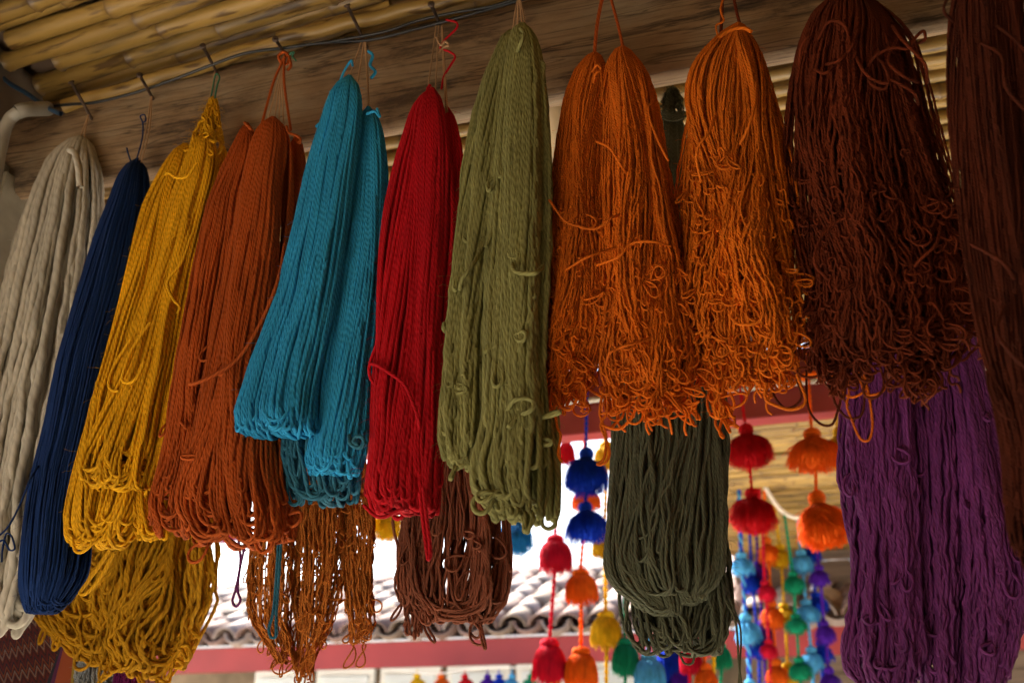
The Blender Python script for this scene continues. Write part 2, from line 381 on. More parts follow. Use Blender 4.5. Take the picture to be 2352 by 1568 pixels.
def cane_mat(name, k=1.0, c=(.50, .31, .075)):
    m, n, l, b = nodes(name)
    tc = n.new('ShaderNodeTexCoord'); oi = n.new('ShaderNodeObjectInfo')
    mp = n.new('ShaderNodeMapping'); mp.inputs['Scale'].default_value = (.5, 4, 4)
    ad = n.new('ShaderNodeVectorMath'); ad.operation = 'ADD'; l.new(tc.outputs['Object'], mp.inputs[0]); l.new(mp.outputs[0], ad.inputs[0])
    cv = n.new('ShaderNodeVectorMath'); cv.operation = 'SCALE'; cv.inputs[0].default_value = (17, 9, 5); l.new(oi.outputs['Random'], cv.inputs['Scale'])
    l.new(cv.outputs[0], ad.inputs[1])
    t = n.new('ShaderNodeTexNoise'); t.inputs['Scale'].default_value = 5; t.inputs['Detail'].default_value = 8; l.new(ad.outputs[0], t.inputs['Vector'])
    r = ramp(n, [(.28, mul(c, .35*k)), (.42, mul(c, .8*k)), (.6, mul(c, 1.0*k)), (.8, mul((.60, .42, .16), 1.0*k))]); l.new(t.outputs[0], r.inputs[0])
    sp = n.new('ShaderNodeTexNoise'); sp.inputs['Scale'].default_value = 14; sp.inputs['Detail'].default_value = 5; l.new(ad.outputs[0], sp.inputs['Vector'])
    r2 = ramp(n, [(.36, (.14, .08, .05)), (.46, (1, 1, 1))]); l.new(sp.outputs[0], r2.inputs[0])
    mx = n.new('ShaderNodeMix'); mx.data_type = 'RGBA'; mx.blend_type = 'MULTIPLY'; mx.inputs[0].default_value = .8
    l.new(r.outputs[0], mx.inputs[6]); l.new(r2.outputs[0], mx.inputs[7])
    at = n.new('ShaderNodeAttribute'); at.attribute_name = 'node_ring'
    m3 = n.new('ShaderNodeMix'); m3.data_type = 'RGBA'; m3.inputs[7].default_value = (.10, .055, .025, 1); ma = n.new('ShaderNodeMath'); ma.operation = 'MULTIPLY'; ma.inputs[1].default_value = .7; l.new(at.outputs['Fac'], ma.inputs[0]); l.new(ma.outputs[0], m3.inputs[0]); l.new(mx.outputs[2], m3.inputs[6]); mx = m3
    hv = n.new('ShaderNodeHueSaturation'); vr = n.new('ShaderNodeMapRange'); vr.inputs[3].default_value = .7; vr.inputs[4].default_value = 1.15
    l.new(oi.outputs['Random'], vr.inputs[0]); l.new(vr.outputs[0], hv.inputs['Value']); l.new(mx.outputs[2], hv.inputs['Color'])
    l.new(hv.outputs[0], b.inputs['Base Color']); b.inputs['Roughness'].default_value = .42
    bp = n.new('ShaderNodeBump'); bp.inputs['Strength'].default_value = .3; bp.inputs['Distance'].default_value = .004
    l.new(t.outputs[0], bp.inputs['Height']); l.new(bp.outputs[0], b.inputs['Normal'])
    return m
CANE = cane_mat('dry_cane', .70)
REDP = simple('red_paint', (.27, .032, .032), .45, 3, .14, .1)
NAILM = simple('rusty_iron', (.10, .07, .055), .55, 60, .4, .4, metal=.6, dist=.001)
PLAST = simple('grey_plaster', (.30, .27, .20), .9, 12, .25, .6, dist=.006)
ADOBE = simple('brown_adobe', (.20, .15, .10), .95, 5, .35, .7, dist=.02)
DARKW = simple('dark_boards', (.16, .11, .075), .8, 6, .4, .5, stretch=(.3, 1, 4))
STONE = simple('courtyard_stone', (.60, .55, .47), .9, 2.5, .3, .4)
PVC = simple('old_pvc', (.34, .325, .28), .45, 14, .2, .1)
CABLE = simple('black_cable', (.012, .016, .02), .4, 10, .1, .05)
BCABLE = simple('blue_cable', (.02, .05, .10), .45, 10, .1, .05)
TIN = simple('light_metal', (.65, .68, .72), .4, 4, .1, .05)
CLAY = simple('clay_tile', (.52, .36, .29), .85, 5, .35, .5, dist=.01)
WHITEP = simple('white_paint', (.78, .78, .76), .6, 4, .08, .1)

# ------------------------------------------------------------------ ground, walls, ceilings
def grid_obj(name, x0, x1, y0, y1, z, mat, kind='structure'):
    me = bpy.data.meshes.new(name); me.from_pydata([(x0, y0, z), (x1, y0, z), (x1, y1, z), (x0, y1, z)], [], [(0, 1, 2, 3)])
    o = link(name, me, mat); o['kind'] = kind; return o
grid_obj('ground', -150, 150, -150, 150, 0, STONE)

WX = -1.68
lw = empty('left_wall', (WX-.15, .3, 0), 'rough brown adobe wall at the far left end of the wooden beam', 'wall')
box('wall', (WX-.3, -.25, 0), (WX, .31, 3.07), ADOBE, lw, .02)
p = P(62, 455, .12)
pb = P(0, 420, .12)
bm_ = box('plaster_ledge', (WX+.003, .02, .9), (float(p[0]), .30, float(pb[2])-.0), PLAST, lw, .03)
rw = empty('right_light_blocker', (1.75, -.5, 0), 'unseen adobe wall added on the right to darken the rightmost brown skeins', 'wall')  # out of view, added so less light reaches the right end
box('wall', (1.5, -3.2, 0), (1.8, 2.0, 3.07), ADOBE, rw, .02)
cw = empty('side_wall', (-2.4, 1, 0), 'adobe wall on the left side beyond the beam, behind the hanging rug', 'wall')
box('wall', (-2.6, .33, 0), (-2.3, 1.75, 3.07), ADOBE, cw, .02)
yb = empty('low_sky_blocker', (-7, 0, 0), 'unseen long adobe block added at the far left to cut low sky light', 'building')  # unseen mass added to block level sky light, leaving ground bounce
box('wall', (-7.6, -14, 0), (-6.6, 1.5, 4.2), ADOBE, yb, .02)
bw = empty('rear_light_blocker', (.6, -2.7, 0), 'unseen adobe wall added behind the viewer to cut the frontal fill light', 'wall')  # unseen, added behind the camera to make the light come from the left
box('wall', (-2.9, -3.0, 0), (1.49, -2.75, 3.07), ADOBE, bw, .02)

def cane_mesh(L, r, seed):
    R = np.random.default_rng(seed)
    xs = [-L/2]; 
    while xs[-1] < L/2:
        xs.append(xs[-1]+R.uniform(.26, .42))
    pts = []; rad = []
    for a, b in zip(xs[:-1], xs[1:]):
        for f, k in ((0, 1.12), (.02, .97), (.07, .93), (.3, .97), (.6, 1.0), (.94, .98), (.982, 1.04)):
            pts.append(a+(b-a)*f); rad.append(r*k*(1+R.normal(0, .01)))
    x = np.array(pts); M = len(x)
    y = .006*np.sin(x*2.1+R.uniform(0, 6)) + .002*np.sin(x*9+R.uniform(0, 6)); z = .004*np.sin(x*1.7+R.uniform(0, 6))
    V, F, UV = tubes(np.stack([x, y, z], -1)[None], np.array(rad)[None], 10)
    me = mesh_np('cane', V, F, UV)
    at = me.attributes.new('node_ring', 'FLOAT', 'POINT'); nr = np.array([f for _ in xs[:-1] for f in (1, .35, .0, 0, 0, .0, .45)], dtype=np.float32)
    at.data.foreach_set('value', np.repeat(nr, 10)); return me
canes = [cane_mesh(5.0, .0245*k, 20+i) for i, k in enumerate((1, .92, 1.06, .85, 1.0, 1.1, .95, .88))]
def ceiling(name, x0, x1, y0, y1, z, ang=0, step=.047, shear_at=None, jitter=.006):
    c = bpy.data.objects.new(name, None); COL.objects.link(c); c['kind'] = 'structure'; c.location = ((x0+x1)/2, (y0+y1)/2, z)
    n = int((y1-y0)/step)
    for i in range(n):
        y = y0+(i+.5)*step
        o = bpy.data.objects.new('cane', rng.choice(canes)); COL.objects.link(o); o.parent = c
        if len(o.data.materials) == 0: o.data.materials.append(CANE)
        sx = (x1-x0)/5.0
        o.location = (rng.normal(0, .05), y-(y0+y1)/2 + rng.normal(0, jitter*.3), rng.normal(0, jitter))
        o.rotation_euler = (rng.uniform(0, 6.28), 0, ang+rng.normal(0, .004)); o.scale = (sx, 1, 1) if rng.random() < .5 else (-sx, 1, 1)
    return c
ceiling('ceiling', -1.62, 3.4, -2.6, .08, 3.03, ang=radians(-5.7))
ceiling('ceiling_behind_beam', -2.2, 2.8, .14, 2.14, 3.03, step=.0505, jitter=.008)
ceiling('ceiling_of_right_wing', -.62, 4.4, 3.0, 6.2, 2.99, step=.05)
box('roof', (-2.95, -4.2, 3.075), (3.6, 2.42, 3.13), DARKW, None, .005)['kind'] = 'structure'  # unseen slab added over the canes to block sun; overhang shaped for the light
box('roof_of_right_wing', (-.66, 2.98, 3.035), (4.6, 6.6, 3.09), DARKW, None, .005)['kind'] = 'structure'

# plank fixed under the ceiling beside the orange hank
pk = tag(tube_obj('ceiling_plank', [P(1235, 205, .42), P(1330, 400, .62)], .05, simple('pale_plank', (.50, .38, .22), .7, 20, .25, .3, (1, .2, 1)), None, 4), 'pale diagonal plank showing between olive and orange skeins under the ceiling', 'plank')

# ------------------------------------------------------------------ the beam the skeins hang from
def beam():
    X = np.linspace(-1.9, 2.6, 90)
    prof = np.array([(.085, 2.935), (.078, 2.90), (.075, 2.82), (.078, 2.72), (.088, 2.696), (.108, 2.69), (.17, 2.735), (.232, 2.775), (.25, 2.80), (.255, 2.88), (.25, 2.93), (.17, 2.945)])
    R = np.random.default_rng(5)
    V = []
    for i, x in enumerate(X):
        for j, (y, z) in enumerate(prof):
            w1 = .006*sin(x*2.3+j*.8)+.004*sin(x*6.1+j*1.7)+.0015*R.normal()
            V.append((x, y+w1*.8, z+w1*(.6 if j in (3, 4, 5) else .8)))
    n = len(prof); F = []
    for i in range(len(X)-1):
        for j in range(n):
            F.append((i*n+j, i*n+(j+1) % n, (i+1)*n+(j+1) % n, (i+1)*n+j))
    V = np.array(V); o0 = np.array([.3, .16, 2.8])
    b = empty('wooden_beam', o0, 'long weathered brown timber beam the front skeins hang from', 'beam')
    me = mesh_np('beam', V, np.array(F)); me.flip_normals()
    link('timber', me, WOOD, b)
    return b
BEAM = beam()
for h0, h1 in [((163, 188), (204, 262)), ((320, 172), (347, 220)), ((465, 105), (493, 158)), ((632, 90), (652, 122)), ((797, 12), (836, 95)),
               ((990, 10), (1009, 56)), ((1176, -60), (1192, -14)), ((1372, -75), (1392, -28)), ((1660, -90), (1672, -40))]:
    A = P(*h0, -.012); B = P(*h1, .06); d = (B-A)/np.linalg.norm(B-A); B = B + d*.02
    pts = np.array([A-d*.001, A, A+d*.0025, A+d*.003, (A+B)/2+np.array([.001, 0, -.001]), B]); rad = np.array([[.002, .0062, .0062, .0032, .0031, .0028]])
    rad = rad*1.15
    V, F, UV = tubes(pts[None], rad, 8); link('nail', mesh_np('nail', V, F, UV), NAILM, BEAM)

# two thin poles lying over the beam
for k, (a, b, Y, r) in enumerate([((150, 246), (900, 18), .07, .017), ((640, 92), (1180, -34), .06, .015)]):
    A = P(*a, Y); B = P(*b, Y); n = 24
    pts = A + (B-A)*np.linspace(0, 1, n)[:, None] + np.array([[0, 0, .003*sin(i*1.1)] for i in range(n)])
    rr = r*(1+.1*(np.arange(n) % 6 == 0)); V, F, UV = tubes(pts[None], rr[None], 10)
    o0 = pts.mean(0); o = link('bamboo_pole', mesh_np('bamboo_pole', V-o0, F, UV), CANE, None, tuple(map(float, o0)))
    tag(o, ['longer pale bamboo pole lying along the top edge of the beam', 'shorter pale bamboo pole overlapping above the teal and red skeins'][k], 'pole')
cb = [(100, 246), (160, 240), (215, 236), (300, 216), (396, 184), (480, 152), (560, 124), (640, 112), (752, 98), (850, 92), (960, 66), (1051, 42), (1177, 6), (1260, -20), (1400, -60)]
tag(strand_px(None, cb, .045, CABLE, .0034, 'cable', 120), 'thin black cable running along the top of the wooden beam', 'cable')
tag(strand_px(None, [(760, 96), (880, 74), (960, 48), (1040, 30), (1140, 12), (1250, -30)], .03, CABLE, .003, 'cable', 60), 'second black cable looping off above the red skein', 'cable')
tag(strand_px(None, [(-20, 150), (20, 190), (60, 214), (110, 248), (140, 262)], .03, BCABLE, .006, 'cable', 50), 'thick dark blue cable in the corner above the white pipe', 'cable')
pp = empty('drain_pipe', P(20, 300, -.02), 'white plastic drain pipe with an elbow in the top left corner', 'pipe')
link('pipe', mesh_np('pipe', *tubes(smooth_line([P(-30, 520, -.02), P(-14, 430, -.02), P(2, 330, -.02), P(20, 278, -.02), P(44, 256, -.02)], 40)[None],   .0140, 14)), PVC, pp)
link('elbow', mesh_np('elbow', *tubes(smooth_line([P(40, 258, -.02), P(60, 252, -.01), P(112, 250, .04)], 14)[None], .0165, 14)), PVC, pp)
link('collar', mesh_np('collar', *tubes(smooth_line([P(-2, 345, -.02), P(0, 334, -.02), P(2, 323, -.02)], 6)[None], .0158, 14)), PVC, pp)

# ------------------------------------------------------------------ red steel rails and the rope
r1 = empty('red_rail', (0, 2.3, 2.7), 'wide red painted rail under the edge of the near bamboo roof', 'rail')
box('lower_flange', (-4.6, 2.2, 2.705), (3.2, 2.30, 2.825), REDP, r1)
box('upper_web', (-4.6, 2.27, 2.828), (3.2, 2.40, 3.0), REDP, r1)
rp_ = [P(x, y, 2.17) for x, y in ((600, 975), (900, 955), (1280, 926), (1500, 905), (1700, 893), (1930, 869), (2300, 842))]
tag(tube_obj('rope', smooth_line(rp_, 80), .011, ROPE, None, 8, pitch=.03), 'white rope strung in front of the near red rail', 'rope')
r2 = empty('red_rail', (-1.5, 5.6, 2.3), 'long red painted rail under the tiled roof across the courtyard', 'rail')
box('fascia', (-7.5, 5.60, 2.165), (3.6, 5.68, 2.345), REDP, r2)
box('flashing', (-7.5, 5.585, 2.348), (-.4, 5.70, 2.362), TIN, r2, .002)

# ------------------------------------------------------------------ tiled roof across the courtyard
def tile_mesh(seed):
    R = np.random.default_rng(seed); n = 9; V = []; L = .42
    for side, dr in ((0, 0), (1, -.014)):
        for i, y in enumerate((0, L*.5, L)):
            rad = .105 - .018*y/L + dr
            for k in range(n):
                a = pi*k/(n-1)
                V.append((cos(a)*rad, y, sin(a)*rad*.85 + (0 if side == 0 else 0) + .02*y/L))
    F = []
    def q(s, i, k): return s*27+i*9+k
    for i in range(2):
        for k in range(n-1):
            F.append((q(0, i, k), q(0, i+1, k), q(0, i+1, k+1), q(0, i, k+1))); F.append((q(1, i, k), q(1, i, k+1), q(1, i+1, k+1), q(1, i+1, k)))
    for k in range(n-1):
        F.append((q(0, 0, k), q(0, 0, k+1), q(1, 0, k+1), q(1, 0, k))); F.append((q(0, 2, k+1), q(0, 2, k), q(1, 2, k), q(1, 2, k+1)))
    return mesh_np('tile', np.array(V), np.array(F))
TM = tile_mesh(1); TM.materials.append(None)
tile_mats = [simple('clay_tile_%s' % s, c, .85, 7, .3, .5, dist=.01) for s, c in (('pink', (.20, .125, .10)), ('pale', (.25, .195, .165)), ('brown', (.14, .085, .065)), ('ochre', (.19, .14, .10)))]
RA = radians(19.5)
tr = empty('tiled_roof', (-3, 5.7, 2.38), 'curved clay tile roof across the courtyard behind the skeins', 'roof')
dm = bpy.data.meshes.new('roof_deck'); ex = 2.2
dm.from_pydata([(-7.5, 5.62, 2.37), (0.6, 5.62, 2.37), (0.6, 5.62+ex*cos(RA), 2.37+ex*sin(RA)), (-7.5, 5.62+ex*cos(RA), 2.37+ex*sin(RA))], [], [(0, 1, 2, 3)])
link('roof_deck', dm, simple('roof_earth', (.14, .10, .08), .95, 6, .3, .3), tr)
nt_ = 0
for row in range(7):
    for colm in range(34):
        x = -6.8 + colm*.215 + rng.normal(0, .008)
        if x > .5: continue
        for inv in (0, 1):
            if inv and row > 5: continue
            d = row*.31 - .05 + rng.normal(0, .012)
            o = bpy.data.objects.new('tile', TM); COL.objects.link(o); o.parent = tr
            zz = 2.385 + .012 + d*sin(RA) + (.03 if not inv else .075)
            o.location = Vector((x + (.1075 if inv else 0), 5.60 + d*cos(RA), zz)) - tr.location
            o.rotation_euler = (RA*.95, pi if inv else 0, rng.normal(0, .03))
            o.scale = (1, 1, 1)
            o.material_slots[0].link = 'OBJECT'; o.material_slots[0].material = tile_mats[rng.choice([0, 0, 1, 1, 2, 3])]
            nt_ += 1
            if nt_ > 299: pass

# ------------------------------------------------------------------ the gallery across the courtyard, below its rail
gw = empty('gallery_wall', (-2, 6.4, 0), 'plastered back wall of the gallery below the far red rail', 'wall')
box('plaster', (-8, 6.9, 0), (3.6, 7.1, 2.6), ADOBE, gw)
for i in range(6):
    x = -4.9+i*.62
    fr = box('window', (x, 6.84, .9), (x+.56, 6.89, 2.28), WHITEP, gw)
    box('pane', (x+.05, 6.825, .95), (x+.51, 6.838, 2.22), simple('window_glass%d' % i, (.7, .76, .8), .15, 3, .1, 0), fr, .002)
bk = empty('board_wall', (1, 6.3, 0), 'dark board wall behind the hanging garlands under the right wing', 'wall')
for i in range(11):
    box('board', (-.5, 6.22+.01*(i % 2), .9+i*.2), (3.6, 6.26+.01*(i % 2), min(3.03, 1.095+i*.2)), DARKW, bk, .006)
sh = tag(box('shelf', (-.35, 5.75, 2.36), (3.2, 6.2, 2.40), DARKW, None), 'wooden shelf behind the garlands above the far red rail', 'shelf')

def lathe(name, prof, mat, loc, parent=None, seg=20, noise=0, seed=0):
    R = np.random.default_rng(seed); n = len(prof)
    a = np.arange(seg)*2*pi/seg
    V = np.array([[(r*cos(t)*(1+noise*sin(3*t+z*9+seed)), r*sin(t)*(1+noise*sin(2*t+z*7)), z) for t in a] for r, z in prof]).reshape(-1, 3)
    ii = np.arange(n*seg).reshape(n, seg); q = ii[:-1]
    F = np.stack([q, np.roll(q, -1, 1), np.roll(ii[1:], -1, 1), ii[1:]], -1).reshape(-1, 4)
    return link(name, mesh_np(name, V, F), mat, parent, loc)
SACK = simple('sackcloth', (.36, .24, .14), .95, 20, .25, .5)
for nm, x, pr, mt, lb, ct, nzv in (
    ('sack', 1905, [(.001, 0), (.15, .01), (.2, .07), (.18, .16), (.1, .22), (.04, .25), (.06, .28), (.001, .28)], SACK, 'brown cloth sack on the shelf beside the purple skein', 'sack', .1),
    ('plastic_bundle', 1800, [(.001, 0), (.12, .01), (.15, .06), (.12, .13), (.04, .17), (.001, .17)], WHITEP, 'white plastic bundle on the shelf behind the yellow garland', 'bundle', .18),
    ('clay_jar', 1715, [(.001, 0), (.07, .0), (.12, .1), (.11, .2), (.05, .27), (.06, .3), (.05, .3), (.001, .28)], CLAY, 'brown clay jar on the shelf behind the light blue garland', 'jar', 0),
    ('glass_bottle', 1880, [(.001, 0), (.05, .0), (.05, .2), (.02, .27), (.02, .36), (.001, .36)], TIN, 'pale bottle on the shelf between the bundle and the sack', 'bottle', 0)):
    q = P(x, 1430, 5.95)
    tag(lathe(nm, pr, mt, (float(q[0]), 5.95, 2.401), None, 20, nzv, 3), lb, ct)

# ------------------------------------------------------------------ pompom garlands
def pompom_mesh(seed, n, flare, fr, spiky=.06, r0=.16, segs=6, droop=1.0):
    """bell of cut wool fibres, 1 wide, hanging from z=0 to about -1"""
    R = np.random.default_rng(seed)
    phi = R.uniform(0, 2*pi, n); k = np.sqrt(R.random(n))          # k: 0 inner .. 1 outer
    k = np.where(R.random(n) < .6, 1-.12*R.random(n), k)
    ph = phi; s = np.linspace(0, 1, segs)[None]
    R_end = (.5*flare*k)[:, None]; ln = (.86*(1-.28*k**3*flare*.9) + R.normal(0, spiky, n))[:, None]
    rr = r0*k[:, None] + (R_end-r0*k[:, None])*np.sin(s*pi/2*1.05)**.9
    zz = -ln*(s**(1.0+.7*k[:, None]*droop)); zz = zz + .02
    tw = ph[:, None] + .12*R.normal(0, 1, (n, 1))*s
    p = np.stack([rr*np.cos(tw), rr*np.sin(tw), zz], -1)
    tp = np.broadcast_to(np.linspace(1, .75, segs), (n, segs))
    V, F, UV = tubes(p, fr, 3, tp, pitch=.2)
    # body under the fibres
    sg = 20; ss = np.linspace(0, 1, 9); rb = (r0+(.44*flare-r0)*np.sin(ss*pi/2)**.9); zb = -.72*(1-.25*flare*.8)*ss**1.7
    rb = np.append(rb, .001); zb = np.append(zb, zb[-1]-.03)
    a = np.arange(sg)*2*pi/sg; VB = np.stack([rb[:, None]*np.cos(a), rb[:, None]*np.sin(a), np.repeat(zb[:, None], sg, 1)], -1).reshape(-1, 3)
    ii = np.arange(10*sg).reshape(10, sg); q = ii[:-1]; FB = np.stack([q, np.roll(q, -1, 1), np.roll(ii[1:], -1, 1), ii[1:]], -1).reshape(-1, 4) + len(V)
    V = np.vstack([V, VB]); F = np.vstack([F, FB]); UV = np.vstack([UV, np.zeros((len(FB)*4, 2))])
    me = mesh_np('pompom', V, F, UV); me.materials.append(None); return me
def knot_mesh():
    pts = []; n = 130; t = np.linspace(0, 1, n)
    zz = .02-.20*t+.1; a = t*2*pi*6.5; rr = .15*np.sqrt(np.clip(1-((t-.5)/.56)**2, 0, 1))+.02
    zz = .11 - .20*t
    p = np.stack([rr*np.cos(a), rr*np.sin(a), zz], -1)
    V, F, UV = tubes(p[None], .028, 6, pitch=.1); me = mesh_np('knot', V, F, UV); me.materials.append(None); return me
KN = knot_mesh()
def puff_mesh(seed, n, fr=.0065, segs=6):
    """round fluffy pompom, 1 wide, hanging from z=0 to about -.9"""
    R = np.random.default_rng(seed)
    phi = R.uniform(0, 2*pi, n); se = R.uniform(-1, .55, n); ce = np.sqrt(1-se**2)
    lump = 1 + .10*np.sin(3*phi+seed)*ce + .08*np.sin(5*phi+2*se) + R.normal(0, .05, n)
    fill = np.where(R.random(n) < .75, 1, R.uniform(.7, 1, n))
    er = .5*ce*lump*fill*(1+.14*(se < -.2)); ez = -.42 + .40*se*lump*fill - .07*ce
    s = np.linspace(0, 1, segs)[None]
    r0 = .10*R.random(n); z0 = -.02-.1*R.random(n)
    cr = er*.75; cz = np.maximum(ez*.35, -.18)
    rr = (1-s)**2*r0[:, None] + 2*s*(1-s)*cr[:, None] + s**2*er[:, None]
    zz = (1-s)**2*z0[:, None] + 2*s*(1-s)*cz[:, None] + s**2*ez[:, None]
    tw = phi[:, None] + .25*R.normal(0, 1, (n, 1))*s**2
    p = np.stack([rr*np.cos(tw), rr*np.sin(tw), zz], -1)
    V, F, UV = tubes(p, fr, 3, np.broadcast_to(np.linspace(1, .8, segs), (n, segs)), pitch=.2)
    th = np.linspace(.02, pi-.02, 9); a = np.arange(18)*2*pi/18
    VB = np.stack([(.40*np.sin(th))[:, None]*np.cos(a), (.40*np.sin(th))[:, None]*np.sin(a), np.repeat((-.42+.33*np.cos(th))[:, None], 18, 1)], -1).reshape(-1, 3)
    ii = np.arange(9*18).reshape(9, 18); q = ii[:-1]; FB = np.stack([q, np.roll(q, -1, 1), np.roll(ii[1:], -1, 1), ii[1:]], -1).reshape(-1, 4) + len(V)
    me = mesh_np('pompom', np.vstack([V, VB]), np.vstack([F, FB]), np.vstack([UV, np.zeros((len(FB)*4, 2))])); me.materials.append(None); return me
PMESH = {'puff': [puff_mesh(1, 1700), puff_mesh(5, 1700)],
         'bell': [pompom_mesh(2, 750, .86, .010, .06, .13), pompom_mesh(3, 750, .92, .010, .07, .13)],
         'far': [puff_mesh(4, 300, .014, 5)]}
def set_mat(o, m): o.material_slots[0].link = 'OBJECT'; o.material_slots[0].material = m
cords = {}
def cord(parent, A, B, r, mat, two=None, name='cord', lay=5.0):
    A = np.array(A); B = np.array(B); L = np.linalg.norm(B-A); n = max(14, min(160, int(L/(r*1.2)))); t = np.linspace(0, 1, n)[:, None]
    base = A+(B-A)*t; ph = (t[:, 0]*L)/(r*lay*1.3)*2*pi
    mats = [mat, two or mat]
    for k in range(2):
        off = np.stack([np.cos(ph+pi*k), np.sin(ph+pi*k), 0*ph], -1)*r*.55
        V, F, UV = tubes((base+off)[None], r*.62, 6)
        o = link(name, mesh_np(name, V, F, UV), mats[k], parent)
G = 'garlands of wool pompoms hanging in the courtyard opening'
def garland(label, colr, Y, top, poms, r=.006, bottom=None, kind='bell', rope2=None, cat='pompom garland'):
    """poms: (x, y_top_of_knot, y_bottom, width) in picture terms on plane Y"""
    T = P(*top, Y); g = empty('pompom_garland', T, label, cat, G)
    pts = [T]
    for (x, y0, y1, wd) in poms:
        a = P(x, y0, Y); b = P(x, y1, Y); ww = np.linalg.norm(P(x+wd/2, (y0+y1)/2, Y)-P(x-wd/2, (y0+y1)/2, Y)); h = a[2]-b[2]
        z0 = a[2]-h*.2
        fl = {'puff': 1.05, 'bell': .88, 'far': 1.0}[kind]
        me = PMESH[kind][int(x) % len(PMESH[kind])]
        o = link('pompom', me, None, g, (float(a[0]), Y, float(z0)))
        sxy = ww/fl; o.scale = (sxy, sxy, h*.80/.86); o.rotation_euler = (rng.normal(0, .05), rng.normal(0, .05), rng.uniform(0, 6)); set_mat(o, PM[colr])
        o.matrix_parent_inverse = Matrix.Identity(4)
        kx = bpy.data.objects.new('knot', KN); COL.objects.link(kx); kx.parent = o; ks = 1.25 if kind != 'puff' else .95
        kx.scale = (ks, ks, 1.15); kx.location = (0, 0, .04); set_mat(kx, PM[colr])
        cord(g, pts[-1], (float(a[0]), Y, float(a[2])-.01), r, PM[colr], PM.get(rope2)); pts.append(np.array([a[0], Y, b[2]+h*.3]))
    if bottom is not None: cord(g, pts[-1], P(*bottom, Y), r, PM[colr], PM.get(rope2))
    return g
Y1 = 2.13
garland('two fluffy royal blue pompoms on a blue cord tied to the rope', 'blue', Y1, (1347, 890), [(1346, 1026, 1140, 98), (1344, 1150, 1250, 94)], .0065, kind='puff')
garland('two fluffy red pompoms on a red cord right of the dark green skein', 'red', Y1, (1699, 886), [(1712, 972, 1080, 104), (1726, 1118, 1228, 104)], .006, kind='puff')
garland('two fluffy orange pompoms on an orange cord left of the purple skein', 'orange', Y1, (1857, 872), [(1863, 982, 1086, 122), (1874, 1124, 1264, 122)], .0065, kind='puff')
strand_px(None, [(1845, 872, 0), (1850, 862, -.02), (1870, 858, -.03), (1892, 868, -.02), (1886, 874, 0)], Y1-.01, PM['orange'], .011, 'cord_knot').name = 'wool_tie'
tag(bpy.data.objects['wool_tie'], 'orange wool tie looped over the white rope', 'tie')
garland('yellow pompom half hidden by the left edge of the purple skein', 'yellow', Y1+.12, (1916, 872), [(1922, 980, 1075, 70)], .006, kind='puff')
garland('sky blue pompom hanging below the olive skein', 'sky', 2.4, (1185, 930), [(1186, 1180, 1276, 78)], .006, kind='puff')
garland('yellow pompom between the amber and brown skeins', 'yellow', 2.5, (893, 960), [(892, 1150, 1246, 62)], .006, kind='puff')
garland('magenta pompom peeking out below the rust skein', 'magenta', 2.5, (525, 1000), [(528, 1160, 1248, 62)], .006, kind='puff')
garland('red pompom under the rail right of the olive skein', 'red', 2.75, (1298, 960), [(1300, 1006, 1066, 40)], .005, kind='bell')
Y2 = 2.75
garland('crimson garland with twisted cord left of the blue pompoms', 'crimson', Y2, (1276, 1000), [(1275, 1226, 1316, 72), (1262, 1462, 1570, 80)], .0085, (1250, 1640))
garland('orange garland with twisted cord directly under the blue pompoms', 'orange', Y2, (1342, 1000), [(1345, 1120, 1172, 64), (1333, 1304, 1388, 72), (1334, 1482, 1580, 78)], .0085, (1330, 1650))
garland('yellow cord along the left edge of the dark green skein', 'yellow', Y2, (1386, 1000), [(1392, 1014, 1078, 60), (1388, 1218, 1282, 60), (1391, 1400, 1488, 70)], .0085, (1392, 1640))
garland('green garland emerging under the left of the dark green skein', 'green', Y2, (1437, 1200), [(1434, 1462, 1552, 66)], .008, (1434, 1640))
garland('light blue pompom directly below the dark green skein', 'lightblue', Y2, (1490, 1300), [(1489, 1496, 1586, 70)], .008, (1489, 1640))
garland('royal blue pompom below the middle of the dark green skein', 'blue', Y2+.1, (1536, 1300), [(1534, 1470, 1560, 62), (1540, 1545, 1620, 56)], .008)
garland('violet pompom at the bottom below the dark green skein', 'violet', Y2+.1, (1556, 1300), [(1554, 1512, 1600, 58)], .008)
garland('red pompom below the right lobe of the dark green skein', 'crimson', Y2, (1582, 1300), [(1582, 1476, 1548, 56)], .008, (1582, 1640))
garland('orange garland at the bottom edge left of the twisted blue cord', 'orange', Y2, (1616, 1300), [(1618, 1520, 1612, 60)], .008, (1618, 1660))
garland('yellow cord hanging below the right lobe of the dark green skein', 'yellow', Y2, (1638, 1300), [(1639, 1600, 1680, 50)], .008)
garland('green pompom beside the lower right of the dark green skein', 'green', Y2+.15, (1656, 1300), [(1655, 1474, 1536, 46)], .007, (1650, 1640))
